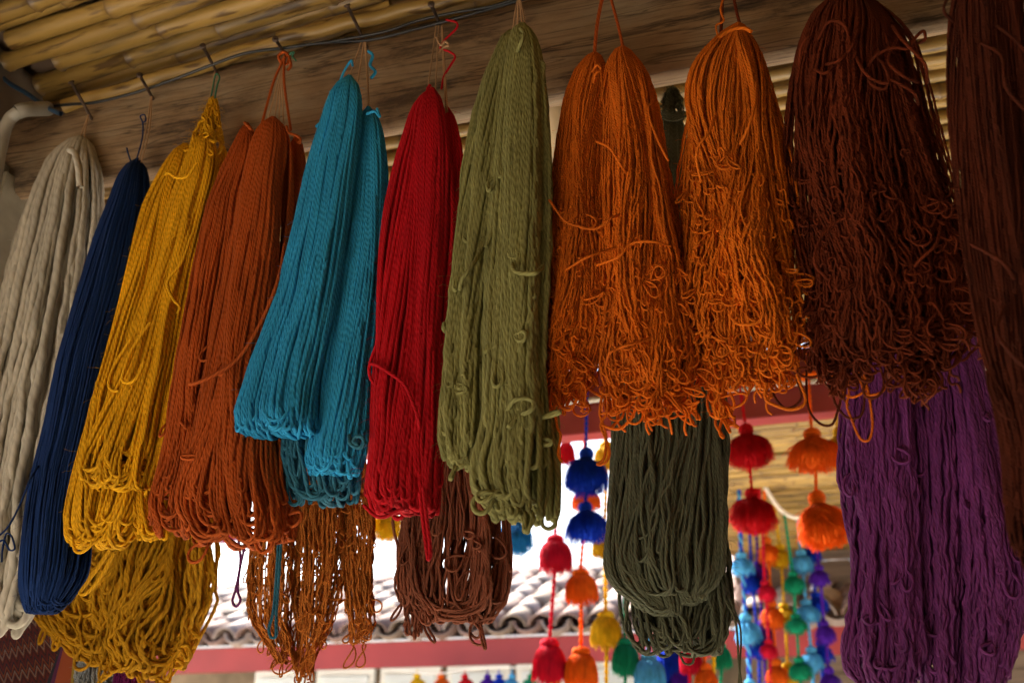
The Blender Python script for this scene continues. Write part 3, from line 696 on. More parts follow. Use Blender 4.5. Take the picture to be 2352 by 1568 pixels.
# the rainbow cluster on the slanting rope of the right wing
Y3 = 4.3
tag(strand_px(None, [(1690, 1010), (1735, 1080), (1800, 1176), (1880, 1190), (1960, 1196)], Y3, ROPE, .013, 'rope', 60), 'slanting white rope carrying the rainbow cluster of small garlands', 'rope')
RB = [('lightblue', 'broad light blue garland, leftmost of the rainbow cluster', 'blue', (1693, 1020), 8, 34, .013, [(1702, 1268, 1322, 44), (1712, 1408, 1484, 48), (1722, 1560, 1620, 46)]),
      ('blue', 'royal blue garland tucked behind the leftmost light blue one', None, (1712, 1020), 0, 0, .009, [(1726, 1312, 1362, 38), (1740, 1462, 1512, 40)]),
      ('violet', 'violet garland between the light blue and orange ones', None, (1728, 1080), 0, 0, .009, [(1741, 1288, 1336, 36), (1750, 1424, 1482, 36), (1758, 1570, 1620, 34)]),
      ('crimson', 'crimson garland between the violet and orange ones', None, (1742, 1090), 0, 0, .009, [(1748, 1180, 1220, 34), (1756, 1332, 1382, 34), (1765, 1468, 1512, 34)]),
      ('orange', 'small orange garland of the rainbow cluster, left of the yellow', None, (1755, 1120), 0, 0, .009, [(1760, 1234, 1298, 40), (1771, 1378, 1446, 44), (1781, 1512, 1582, 46)]),
      ('yellow', 'small yellow garland of the rainbow cluster, left of the green', None, (1775, 1140), 0, 0, .009, [(1790, 1250, 1304, 42), (1800, 1384, 1436, 42), (1808, 1520, 1584, 44)]),
      ('green', 'small green garland in the middle of the rainbow cluster', None, (1801, 1176), 0, 0, .009, [(1820, 1312, 1364, 40), (1826, 1410, 1456, 42), (1834, 1508, 1564, 44)]),
      ('lightblue', 'pale blue garland right of the green one under the orange pompoms', None, (1832, 1184), 0, 0, .009, [(1838, 1262, 1318, 44), (1850, 1376, 1430, 46), (1862, 1484, 1544, 46)]),
      ('blue', 'deep blue garland second from the right in the rainbow cluster', None, (1852, 1188), 0, 0, .009, [(1860, 1244, 1292, 38), (1872, 1360, 1408, 40), (1884, 1470, 1524, 42)]),
      ('violet', 'violet garland, rightmost of the rainbow cluster', None, (1868, 1190), 0, 0, .009, [(1880, 1298, 1346, 38), (1892, 1424, 1480, 38), (1902, 1530, 1600, 42)])]
for i, (c, lb, two, top, _, _, r, pm) in enumerate(RB):
    lx, ly = pm[-1][0], pm[-1][2]
    garland(lb, c, Y3+.05*(i % 3), top, [(p_[0], p_[1]-2, p_[2]+4, p_[3]*1.22) for p_ in pm], r, (lx+6, max(ly+20, 1640)), 'far', two)
# tiny row under the far rail
tag(strand_px(None, [(900, 1536), (1000, 1546), (1120, 1532), (1260, 1536), (1400, 1548)], 5.4, ROPE, .006, 'string', 60), 'thin string with a row of tiny pompoms under the far red rail', 'string')
for c, x in (('yellow', 958), ('orange', 1013), ('red', 1068), ('violet', 1120), ('blue', 1146), ('lightblue', 1176), ('green', 1219), ('yellow', 1272)):
    garland('tiny %s pompom below the far red rail%s' % (c, ', left of the orange one' if x == 958 else ', right of the green one' if x == 1272 else ''),
            c, 5.42, (x, 1538), [(x, 1546, 1590, 34)], .006, None, 'far', cat='pompom')

# ------------------------------------------------------------------ skeins, back row
GB = 'yarn skeins hanging in the back row'; GF = 'yarn skeins hanging in the front row'
def skein(label, top, Y, group): return empty('yarn_skein', P(*top, Y), label, 'yarn skein', group)
BR = tag(tube_obj('hanging_rail', [P(150, 330, .46), P(2600, -60, .46)], .014, DARKW, None, 8), 'thin dark rail behind the beam carrying the back row', 'rail')
def cords_up(s, x, y, Y, m=STRING, top=None, dx=14):
    ty = top if top is not None else y-120
    for d in (-1, 1): strand_px(s, [(x+d*dx, y+6), (x+d*dx*.5, (y+ty)/2), (x+d*2, ty)], Y, m, .0016, 'hanging_string')

s = skein('tangled mustard skein at the lower left behind the blue and yellow ones', (470, 500), .36, GB)
hank(s, [(560, 430, 470), (760, 380, 450), (900, 325, 452), (1050, 262, 474), (1150, 222, 486), (1230, 180, 491), (1300, 135, 489), (1370, 92, 487), (1420, 100, 480), (1480, 160, 455), (1530, 240, 420)], .36, MUST, .0046, 140,
     wav=(.005, .12), jit=.3, fold=.15, wander=.4, furrow=.22, seed=11, spread=.75, curls=60, curlr=.022, split=True, core=.72, core_end=.93)
hank(s, [(1180, 330, 470), (1300, 250, 480), (1400, 210, 470), (1480, 220, 440), (1558, 310, 372)], .33, MUST, .0046, 50, wav=(.005, .1), jit=.22, fold=.1, wander=.3, furrow=.2, seed=12, core_end=.85, curls=14, curlr=.02)
cords_up(s, 452, 545, .36, top=330)

s = skein('amber skein of fine frizzy yarn, see-through, below the rust and teal skeins', (790, 480), .34, GB)
for i, (rows, n) in enumerate([([(700, 690, 740), (1000, 640, 715), (1200, 590, 690), (1256, 576, 682), (1364, 573, 672), (1436, 580, 665), (1480, 615, 676), (1524, 640, 678)], 60),
             ([(700, 735, 790), (1000, 690, 790), (1130, 682, 800), (1300, 676, 790), (1380, 672, 778), (1440, 682, 760), (1500, 676, 728), (1566, 678, 718)], 80),
             ([(700, 780, 830), (1000, 765, 840), (1130, 772, 852), (1184, 780, 868), (1292, 786, 858), (1364, 792, 855), (1436, 800, 860), (1480, 808, 836)], 55)]):
    hank(s, rows, .34+.02*i, AMBER, .0021, n, wav=(.0042, .07), jit=.3, fold=.3, wander=.3, furrow=.25, seed=31+i, core=.30, core_end=.7, curls=60, curlr=.014, sides=3, dfac=.5)
strand_px(s, [(640, 1230), (636, 1300), (628, 1400), (618, 1440), (622, 1462), (634, 1458), (634, 1420), (640, 1330), (646, 1240)], .24, TEALD, .0035)
strand_px(s, [(548, 1240), (552, 1290), (542, 1350), (534, 1378), (542, 1392), (552, 1378), (546, 1352), (552, 1300), (566, 1240)], .2, PURP, .003)
cords_up(s, 760, 690, .34, top=300)

s = skein('dark brown skein behind the red and olive ones, see-through at its bottom', (1030, 480), .34, GB)
hank(s, [(620, 1000, 1050), (850, 975, 1085), (1000, 948, 1112), (1100, 930, 1148), (1166, 921, 1164), (1238, 915, 1166), (1310, 907, 1163), (1364, 903, 1158), (1400, 930, 1140), (1428, 975, 1110)], .34, BRN, .0031, 120,
     wav=(.0018, .09), jit=.05, fold=.25, wander=.3, furrow=.3, seed=41, core=.45, core_end=.8, curls=25, curlr=.02, dfac=.45, spread=.7)
hank(s, [(1250, 915, 1000), (1364, 915, 985), (1410, 930, 975), (1468, 930, 966)], .33, BRN, .0027, 10, wav=(.003, .05), jit=.3, seed=42, core=.3)
cords_up(s, 1026, 612, .34, top=300)

s = skein('dark moss green skein with knotted bottom behind the orange ones', (1545, 200), .36, GB)
DG = dict(wav=(.0016, .10), wander=.35, furrow=.3, spread=1.2, core_end=.95, core=.6)
hank(s, [(262, 1528, 1562), (300, 1524, 1572), (420, 1518, 1580), (600, 1490, 1600), (750, 1450, 1600), (850, 1422, 1590), (932, 1410, 1580), (1016, 1408, 1575), (1100, 1403, 1572), (1176, 1399, 1568), (1256, 1391, 1566), (1310, 1390, 1568), (1345, 1402, 1572), (1375, 1436, 1574), (1395, 1480, 1568), (1406, 1520, 1560)], .36, DGRN, .0036, 100, jit=.02, fold=.75, hmax=.008, seed=51, **DG)
hank(s, [(600, 1520, 1605), (850, 1530, 1652), (932, 1532, 1663), (1016, 1535, 1670), (1100, 1538, 1674), (1176, 1540, 1675), (1256, 1544, 1676), (1300, 1550, 1671), (1335, 1556, 1660), (1358, 1560, 1640), (1374, 1562, 1610), (1382, 1566, 1585)], .35, DGRN, .0036, 80, jit=.02, fold=.75, hmax=.008, seed=54, **DG)
hank(s, [(850, 1500, 1620), (1016, 1470, 1620), (1176, 1440, 1600), (1280, 1432, 1590), (1340, 1470, 1585), (1364, 1510, 1580)], .335, DGRN, .0036, 30, jit=.25, fold=.1, seed=55, **DG)
hank(s, [(1150, 1440, 1660), (1250, 1440, 1680), (1350, 1444, 1688), (1400, 1440, 1690), (1440, 1444, 1686), (1480, 1460, 1672), (1506, 1500, 1650)], .42, DGRN, .0034, 60, wav=(.002, .1), jit=.12, fold=.3, wander=.25, furrow=.25, seed=52, spread=.8)
hank(s, [(205, 1535, 1555), (225, 1526, 1562), (250, 1524, 1566), (268, 1530, 1560)], .36, DGRN, .0018, 22, wav=(.005, .03), jit=.6, seed=53, core=.3, curls=26, curlr=.018)
for k in range(4): strand_px(s, [(1522, 256+k*5), (1545, 262+k*5, -.02), (1570, 256+k*5)], .34, DGRN, .0026, 'tie')
for d in (-10, -5, 4): strand_px(s, [(1543+d, 215), (1541+d, 190), (1540+d, 150)], .36, DGRN, .0013, 'hanging_string')
strand_px(s, [(1668, 1380), (1690, 1430), (1697, 1520), (1706, 1600)], .34, DGRN, .0026)
strand_px(s, [(1676, 1372), (1700, 1440), (1700, 1520), (1694, 1600)], .35, DGRN, .0022)
strand_px(s, [(1560, 1498), (1572, 1522), (1590, 1522), (1596, 1500)], .33, DGRN, .0026)

s = skein('big purple skein of thick yarn at the lower right', (2085, 380), .34, GB)
PU = dict(wav=(.0042, .07), fold=.2, wander=.3, furrow=.3, spread=.6, curlr=.016, core_end=.93, split=True, core=.6)
hank(s, [(430, 2064, 2090), (560, 2020, 2080), (700, 1985, 2090), (812, 1955, 2095), (902, 1950, 2100), (1010, 1942, 2105), (1112, 1942, 2110), (1220, 1958, 2110), (1328, 1968, 2110), (1418, 1962, 2120), (1500, 1948, 2125), (1560, 1965, 2110), (1600, 2000, 2080)], .33, PURP, .0037, 85, jit=.14, seed=61, curls=12, **PU)
hank(s, [(430, 2075, 2110), (560, 2070, 2150), (700, 2075, 2190), (812, 2082, 2200), (902, 2088, 2210), (1010, 2090, 2220), (1112, 2095, 2225), (1328, 2100, 2235), (1500, 2105, 2225), (1600, 2110, 2215), (1650, 2130, 2200)], .35, PURP, .0037, 75, jit=.12, seed=63, curls=12, **PU)
hank(s, [(480, 2110, 2140), (600, 2140, 2180), (700, 2165, 2215), (812, 2185, 2245), (902, 2195, 2275), (1010, 2205, 2300), (1112, 2212, 2325), (1220, 2220, 2350), (1328, 2225, 2362), (1418, 2222, 2345), (1500, 2225, 2325), (1560, 2230, 2305), (1600, 2240, 2290)], .32, PURP, .0037, 80, jit=.16, seed=64, curls=12, **PU)
hank(s, [(1000, 2200, 2330), (1150, 2230, 2352), (1260, 2250, 2390), (1340, 2260, 2400), (1400, 2290, 2400)], .37, PURP, .0042, 30, wav=(.006, .07), jit=.3, seed=62, curls=12, curlr=.02, core=.5)
cords_up(s, 2085, 425, .34, top=120)

# ------------------------------------------------------------------ skeins, front row
s = skein('thick cream wool skein, leftmost of the front row', (188, 300), .05, GF)
hank(s, [(330, 160, 210), (350, 128, 222), (400, 98, 234), (500, 60, 238), (600, 32, 225), (700, 8, 210), (900, -45, 178), (1100, -75, 150), (1300, -85, 112), (1420, -80, 70), (1460, -60, 30)], .06, CREAM, .0076, 42,
     wav=(.0035, .16), jit=.14, fold=.35, wander=.22, furrow=.18, seed=71, split=True, spread=.7, spacing=.018, core_end=.92, dfac=.55, sides=6)
for d in (-8, 4): strand_px(s, [(188+d, 330), (194+d*.5, 300), (203, 264)], .05, STRING, .0014, 'hanging_string')
strand_px(s, [(160, 345, -.06), (172, 352, -.07), (180, 385, -.075), (184, 430, -.07)], .03, CREAM, .0085)
strand_px(s, [(-10, 1235, -.06), (18, 1210, -.06), (45, 1160, -.06), (70, 1100, -.06), (95, 1060, -.03)], .03, NAVY, .0022)
strand_px(s, [(-10, 1250, -.06), (8, 1240, -.06), (22, 1262, -.06), (34, 1258, -.06), (26, 1230, -.06), (14, 1226, -.06), (6, 1260, -.06), (4, 1290, -.06)], .03, NAVY, .002)

s = skein('smooth navy blue skein with rounded bottom, beside the cream one', (322, 362), .03, GF)
hank(s, [(376, 296, 336), (395, 275, 344), (450, 258, 346), (550, 220, 335), (650, 190, 320), (830, 135, 275), (1010, 97, 240), (1100, 72, 222), (1184, 58, 212), (1260, 49, 212), (1320, 45, 205), (1360, 46, 180), (1390, 54, 150), (1408, 66, 125)], .035, NAVY, .0023, 150,
     wav=(.0008, .3), jit=.02, fold=.85, wander=.07, furrow=.06, seed=81, sides=3, hmax=.008, spacing=.022, core=.9, core_end=.97)
strand_px(s, [(318, 374), (336, 300), (347, 222)], .03, STRING, .0014, 'hanging_string'); strand_px(s, [(324, 374), (343, 300), (349, 222)], .03, STRING, .0014, 'hanging_string')
strand_px(s, [(300, 370), (294, 352), (291, 340)], .02, NAVY, .002); strand_px(s, [(312, 372), (326, 320), (328, 285), (322, 268), (332, 264), (334, 278), (326, 282)], .02, NAVY, .0018)

s = skein('golden yellow skein of three hanks between the navy and rust skeins', (484, 240), .0, GF)
hank(s, [(345, 402, 450), (370, 385, 460), (400, 368, 465), (470, 331, 455), (614, 292, 440), (722, 266, 420), (830, 238, 400), (938, 207, 390), (1034, 180, 375), (1112, 162, 360), (1180, 150, 340), (1220, 148, 308), (1258, 175, 275)], .015, YEL, .0035, 80,
     wav=(.001, .22), jit=.05, fold=.3, wander=.16, furrow=.21, seed=91, split=True, spread=.5)
hank(s, [(345, 495, 528), (470, 440, 492), (614, 400, 460), (830, 335, 430), (1034, 290, 400), (1180, 288, 394), (1238, 320, 384)], .03, YEL, .0035, 34, wav=(.001, .2), jit=.05, wander=.15, seed=92, split=True)
hank(s, [(318, 452, 488), (336, 440, 500), (400, 420, 498), (470, 396, 478), (614, 360, 442), (722, 322, 424), (830, 290, 408), (938, 250, 388), (1034, 212, 374), (1090, 188, 364), (1130, 220, 345)], -.02, YEL, .0036, 82,
     wav=(.001, .22), jit=.1, fold=.25, wander=.16, furrow=.21, seed=93, split=True, spread=.45)
hank(s, [(228, 482, 498), (250, 476, 502), (290, 455, 508), (350, 430, 518)], -.005, YEL, .0028, 22, wav=(.004, .05), jit=.6, wander=.5, seed=94, core=.45, curls=10, curlr=.015)
for d in (-14, 5): strand_px(s, [(480+d, 290), (488+d*.4, 220), (493, 164)], .0, STRING, .0014, 'hanging_string')
GT = yarn('green_thread', (.05, .17, .10))
strand_px(s, [(482, 240), (488, 205), (495, 172), (504, 178), (498, 200), (490, 245)], -.01, GT, .0018, 'tie')
Yo = -.075
strand_px(s, [(452, 375), (430, 405), (405, 408), (388, 398), (378, 402)], Yo, YEL, .0034)
strand_px(s, [(440, 540), (418, 600), (388, 640), (386, 662), (400, 690), (413, 704), (408, 722)], Yo, YEL, .0034)
strand_px(s, [(345, 740), (305, 800), (285, 850), (282, 875), (300, 878), (318, 862), (332, 830)], Yo, YEL, .0036)
strand_px(s, [(300, 780), (262, 840), (250, 880), (258, 896), (274, 898)], Yo+.02, YEL, .0036)
strand_px(s, [(228, 868), (222, 882), (226, 896), (236, 890)], Yo+.05, YEL, .0034)
strand_px(s, [(252, 1262), (220, 1310), (190, 1350), (184, 1362), (198, 1362), (228, 1328), (262, 1270)], -.03, YEL, .0034)
strand_px(s, [(165, 1230), (172, 1262), (186, 1268), (206, 1254), (212, 1240)], -.03, YEL, .0034)

s = skein('rust orange skein with looped bottom between the yellow and teal ones', (650, 250), -.03, GF)
hank(s, [(318, 670, 692), (350, 664, 698), (414, 660, 703), (560, 655, 700), (700, 640, 690), (850, 620, 670), (1004, 600, 655), (1184, 600, 684), (1240, 612, 672)], .0, RUST, .0034, 40, wav=(.001, .2), jit=.08, wander=.15, seed=101, split=True)
hank(s, [(290, 556, 578), (320, 545, 590), (360, 523, 600), (470, 471, 580), (614, 437, 560), (722, 421, 540), (830, 400, 525), (918, 387, 510), (1004, 376, 500), (1080, 358, 490), (1150, 332, 478), (1195, 334, 472), (1232, 365, 462)], -.02, RUST, .0034, 74,
     wav=(.0014, .18), jit=.12, fold=.3, wander=.2, furrow=.21, seed=102, split=True, spread=.45, curls=6, curlr=.014)
hank(s, [(284, 603, 652), (300, 590, 662), (345, 578, 668), (414, 560, 664), (540, 535, 660), (700, 508, 645), (830, 484, 640), (1004, 452, 648), (1112, 410, 656), (1160, 396, 668), (1210, 410, 676), (1248, 470, 662)], -.045, RUST, .0035, 95,
     wav=(.0012, .2), jit=.12, fold=.25, wander=.14, furrow=.21, seed=103, split=True, spread=.38, curls=8, curlr=.014)
for x in (610, 628, 640, 652): strand_px(s, [(x, 295), (642+(x-632)*.3, 200), (651, 128)], -.03, STRING, .0014, 'hanging_string')
for x in (597, 668): strand_px(s, [(x, 300), (640+(x-632)*.35, 190), (654, 130)], -.035, RUST, .0026, 'hanging_string')
strand_px(s, [(648, 150), (640, 130), (652, 120), (664, 132), (658, 148), (648, 142), (660, 128), (668, 150), (660, 162)], -.03, RUST, .003, 'knot')
strand_px(s, [(658, 290), (664, 305), (682, 312), (690, 320), (686, 330)], -.05, RUST, .0034)
strand_px(s, [(562, 282), (572, 292), (580, 300)], -.05, RUST, .004)
strand_px(s, [(664, 125), (675, 120), (672, 130), (680, 140)], -.04, GT, .002, 'tie')
strand_px(s, [(655, 560, .01), (640, 640), (600, 740), (550, 820), (490, 862), (448, 880), (436, 882)], -.115, RUST, .0042)
strand_px(s, [(590, 1225), (588, 1250), (600, 1268), (618, 1262), (628, 1240), (626, 1222)], -.07, RUST, .0036)

s = skein('teal blue skein with a flared left hank and curled bottom', (830, 150), -.06, GF)
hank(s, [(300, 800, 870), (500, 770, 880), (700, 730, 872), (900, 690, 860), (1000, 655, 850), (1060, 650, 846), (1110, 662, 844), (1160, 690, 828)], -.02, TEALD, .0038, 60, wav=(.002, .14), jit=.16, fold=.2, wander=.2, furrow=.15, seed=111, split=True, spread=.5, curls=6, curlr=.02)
hank(s, [(256, 830, 862), (275, 822, 874), (320, 813, 881), (400, 806, 884), (560, 792, 883), (700, 772, 877), (800, 757, 868), (900, 738, 860), (1004, 712, 850), (1050, 696, 845), (1080, 696, 838), (1096, 730, 815)], -.05, TEAL, .0036, 84,
     wav=(.001, .22), jit=.05, fold=.3, wander=.14, furrow=.21, seed=112, split=True, spread=.45)
hank(s, [(186, 783, 822), (205, 763, 830), (240, 752, 832), (288, 740, 830), (360, 716, 822), (432, 698, 815), (500, 684, 808), (578, 664, 797), (686, 636, 782), (758, 611, 770), (830, 582, 754), (902, 560, 742), (950, 543, 742), (985, 546, 740), (1003, 562, 728)], -.085, TEAL, .0037, 105,
     wav=(.0008, .25), jit=.03, fold=.8, wander=.12, furrow=.1, seed=113, split=True, hmax=.018, spread=.3, core=.8, core_end=.97)
for a, b in (((800, 186), (829, 98)), ((822, 188), (836, 98)), ((848, 245), (838, 98)), ((846, 200), (840, 98))): strand_px(s, [a, ((a[0]+b[0])/2, (a[1]+b[1])/2), b], -.05, STRING, .0015, 'hanging_string')
strand_px(s, [(778, 196), (790, 165), (806, 140), (810, 152)], -.06, TEAL, .0028)
strand_px(s, [(846, 118), (856, 128), (850, 150), (862, 165), (852, 180)], -.05, TEAL, .003, 'knot')
strand_px(s, [(762, 285), (738, 282), (725, 292)], -.07, TEAL, .003); strand_px(s, [(842, 262), (860, 256), (872, 268), (866, 250)], -.1, TEAL, .0032)
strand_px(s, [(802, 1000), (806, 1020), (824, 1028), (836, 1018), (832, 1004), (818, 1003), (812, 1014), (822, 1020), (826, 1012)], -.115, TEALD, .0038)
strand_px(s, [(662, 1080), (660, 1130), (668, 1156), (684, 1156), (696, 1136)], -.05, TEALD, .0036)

s = skein('bright red skein with one dangling loop beside the teal one', (1010, 110), -.05, GF)
hank(s, [(256, 1012, 1040), (288, 1004, 1051), (360, 1000, 1064), (450, 995, 1058), (542, 988, 1049), (686, 982, 1032), (850, 965, 1018), (1000, 950, 1013), (1150, 940, 1012), (1178, 960, 1006)], -.03, RED, .0034, 46, wav=(.001, .2), jit=.06, wander=.14, seed=121, split=True)
hank(s, [(212, 977, 1008), (225, 962, 1014), (260, 942, 1022), (306, 933, 1030), (374, 918, 1035), (522, 896, 1036), (632, 882, 1028), (740, 869, 1022), (850, 858, 1018), (938, 849, 1014), (1034, 844, 1011), (1110, 832, 1012), (1150, 828, 1012), (1180, 860, 1005)], -.06, RED, .0037, 92,
     wav=(.001, .22), jit=.07, fold=.3, wander=.16, furrow=.21, seed=122, split=True, spread=.38)
for a, b in (((980, 225), (1002, 60)), ((1000, 210), (1008, 60)), ((1024, 262), (1014, 60)), ((1028, 258), (1016, 60))): strand_px(s, [a, ((a[0]+b[0])/2, (a[1]+b[1])/2), b], -.04, STRING, .0015, 'hanging_string')
strand_px(s, [(1014, 205), (1020, 175), (1035, 150), (1045, 130), (1030, 118), (1012, 112), (1022, 92), (1048, 66), (1048, 52), (1025, 46)], -.04, RED, .0026)
strand_px(s, [(984, 218), (982, 205), (988, 195)], -.06, RED, .0034)
strand_px(s, [(1002, 86), (1012, 104), (1022, 96), (1030, 104), (1018, 110), (1008, 124)], -.06, STRING, .0022, 'knot')
strand_px(s, [(850, 836), (866, 838), (900, 860), (930, 885), (948, 925), (960, 960), (965, 1000)], -.115, RED, .0036)
strand_px(s, [(900, 740), (872, 780), (856, 815), (848, 848), (852, 870), (862, 884)], -.08, RED, .0034)
strand_px(s, [(964, 1130), (972, 1200), (980, 1262), (984, 1284), (988, 1262), (980, 1190), (972, 1120)], -.1, RED, .0036)
strand_px(s, [(836, 1160), (862, 1184), (886, 1186), (905, 1176), (928, 1168)], -.1, RED, .0036)

s = skein('olive green skein of thick yarn ending in loose loops', (1193, 20), -.08, GF)
hank(s, [(500, 1180, 1258), (800, 1185, 1262), (938, 1190, 1275), (1040, 1188, 1284), (1112, 1180, 1290), (1165, 1165, 1292), (1205, 1190, 1275)], -.04, OLIVE, .0042, 34, wav=(.001, .2), jit=.08, wander=.12, seed=131, split=True, spread=.5, core=.5)
hank(s, [(85, 1150, 1195), (108, 1142, 1197), (173, 1113, 1190), (274, 1087, 1180), (396, 1067, 1165), (542, 1051, 1135), (686, 1034, 1118), (794, 1021, 1110), (902, 1016, 1108), (980, 1008, 1112), (1040, 1012, 1105), (1075, 1035, 1090)], -.085, OLIVE, .0045, 64,
     wav=(.0022, .14), jit=.16, fold=.15, wander=.18, furrow=.21, seed=132, split=True, spread=.35, curls=8, curlr=.013)
hank(s, [(66, 1180, 1216), (85, 1172, 1234), (120, 1165, 1241), (187, 1155, 1249), (300, 1140, 1255), (450, 1128, 1257), (600, 1120, 1253), (740, 1116, 1246), (850, 1116, 1243), (974, 1112, 1253), (1050, 1090, 1260), (1110, 1078, 1258), (1150, 1110, 1254), (1200, 1145, 1240)], -.095, OLIVE, .0046, 88,
     wav=(.0024, .13), jit=.3, fold=.12, wander=.2, furrow=.21, seed=133, split=True, spread=.4, curls=20, curlr=.013)
for d in (-16, -6, 6, 14): strand_px(s, [(1194+d, 74), (1193+d*.6, 30), (1192, -12)], -.09, STRING, .0017, 'hanging_string')
strand_px(s, [(1188, 120, -.0), (1196, 100), (1204, 78), (1196, 66)], -.15, OLIVE, .0044)
strand_px(s, [(1176, 600), (1182, 622), (1205, 628), (1232, 626), (1246, 612)], -.155, OLIVE, .0044)
strand_px(s, [(1108, 570), (1085, 610), (1062, 640), (1056, 665)], -.145, OLIVE, .0044)
strand_px(s, [(1042, 735), (1022, 742), (1020, 758), (1036, 765)], -.11, OLIVE, .004)
strand_px(s, [(1244, 170), (1240, 145), (1250, 150), (1246, 190), (1252, 195)], -.1, OLIVE, .0034)
strand_px(s, [(1162, 950), (1180, 920), (1212, 915), (1226, 928), (1214, 945), (1190, 952)], -.15, OLIVE, .0045)
strand_px(s, [(1245, 1180), (1246, 1205), (1260, 1214), (1274, 1206), (1276, 1190)], -.08, OLIVE, .004)
strand_px(s, [(1196, 1130), (1200, 1180), (1206, 1215), (1212, 1220), (1214, 1200), (1208, 1140)], -.12, OLIVE, .0044)

KINK = dict(crk=.28, wav=(.0017, .03), fold=.2, wander=.34, sides=3, spacing=.0118)
s = skein('orange skein of crinkled yarn, two hanks, right of the olive one', (1395, 60), -.05, GF)
hank(s, [(130, 1350, 1382), (145, 1334, 1392), (173, 1319, 1398), (238, 1301, 1396), (324, 1284, 1392), (414, 1272, 1392), (522, 1258, 1400), (650, 1252, 1404), (750, 1248, 1398), (830, 1244, 1378), (880, 1245, 1362), (915, 1258, 1345)], -.05, ORG, .0021, 150,
     jit=.22, furrow=.2, seed=141, spread=.4, curls=130, curlr=.013, **KINK)
hank(s, [(116, 1414, 1446), (126, 1400, 1460), (162, 1392, 1483), (216, 1385, 1501), (288, 1380, 1519), (396, 1380, 1541), (522, 1386, 1556), (650, 1392, 1575), (780, 1384, 1594), (850, 1378, 1600), (900, 1392, 1594), (936, 1430, 1560)], -.06, ORG, .0021, 185,
     jit=.16, furrow=.2, seed=142, spread=.5, curls=170, curlr=.013, **KINK)
strand_px(s, [(1365, 128), (1370, 70), (1378, 20), (1390, -30)], -.05, RUST, .0034, 'hanging_string'); strand_px(s, [(1432, 114), (1420, 60), (1408, 15), (1396, -30)], -.05, RUST, .003, 'hanging_string')
for q in ([(1262, 460), (1296, 505), (1330, 520), (1370, 525), (1405, 500), (1420, 495)], [(1370, 610), (1420, 590), (1450, 560), (1500, 555), (1540, 565)], [(1500, 775), (1450, 790), (1420, 800), (1400, 812), (1392, 838)],
          [(1390, 880), (1396, 940), (1380, 975), (1392, 1010), (1400, 1040), (1390, 1062), (1372, 1066), (1388, 1050), (1392, 1000), (1378, 950), (1384, 900)],
          [(1380, 950), (1420, 945), (1448, 930), (1458, 910)], [(1378, 975), (1420, 985), (1450, 960), (1464, 925)], [(1275, 905), (1290, 935), (1310, 940), (1325, 915)],
          [(1272, 935), (1280, 980), (1288, 1000), (1282, 1040), (1290, 1060)], [(1370, 325), (1400, 340), (1420, 370), (1440, 400)], [(1500, 230), (1490, 260), (1510, 320), (1535, 370)],
          [(1360, 165), (1372, 150), (1380, 162), (1368, 170), (1364, 190)], [(1300, 620), (1350, 590), (1410, 570)]):
    strand_px(s, q, -.135 if q[0][1] < 860 else -.08, ORG, .0026)

s = skein('light orange skein of crinkled yarn with a curly bottom, beside the dark rust one', (1690, -10), -.04, GF)
hank(s, [(62, 1680, 1712), (80, 1652, 1724), (101, 1635, 1739), (144, 1602, 1760), (198, 1588, 1775), (288, 1576, 1786), (360, 1568, 1794), (432, 1561, 1808), (540, 1557, 1827), (650, 1560, 1846), (740, 1566, 1855), (800, 1582, 1852), (840, 1605, 1825), (865, 1640, 1770)], -.04, ORG2, .0022, 200,
     jit=.24, furrow=.26, seed=151, spread=.42, curls=330, curlr=.013, **KINK)
hank(s, [(600, 1590, 1680), (780, 1590, 1690), (850, 1597, 1680), (900, 1630, 1665), (955, 1640, 1660)], -.02, ORG2, .0026, 22, jit=.5, seed=152, curls=30, curlr=.014, core=.4, **KINK)
strand_px(s, [(1655, 88), (1658, 30), (1660, -40)], -.04, BRUST, .0032, 'hanging_string'); strand_px(s, [(1702, 66), (1690, 20), (1680, -40)], -.04, BRUST, .003, 'hanging_string')
strand_px(s, [(1650, 88), (1645, 60), (1662, 48), (1655, 20), (1668, -20)], -.05, ORG2, .0022)
strand_px(s, [(1652, 86), (1670, 74), (1690, 66), (1712, 66), (1726, 74)], -.1, ORG2, .0032, 'tie')
for q in ([(1700, 330), (1716, 300), (1732, 250), (1738, 190)], [(1610, 420), (1600, 350), (1630, 300), (1645, 260)], [(1680, 730), (1700, 745), (1740, 740), (1755, 715), (1750, 690)],
          [(1640, 830), (1650, 900), (1640, 930), (1648, 960), (1655, 930)], [(1830, 860), (1850, 920), (1820, 940), (1780, 930), (1758, 915), (1760, 880)]):
    strand_px(s, q, -.135 if q[0][1] < 800 else -.07, ORG2, .0028)

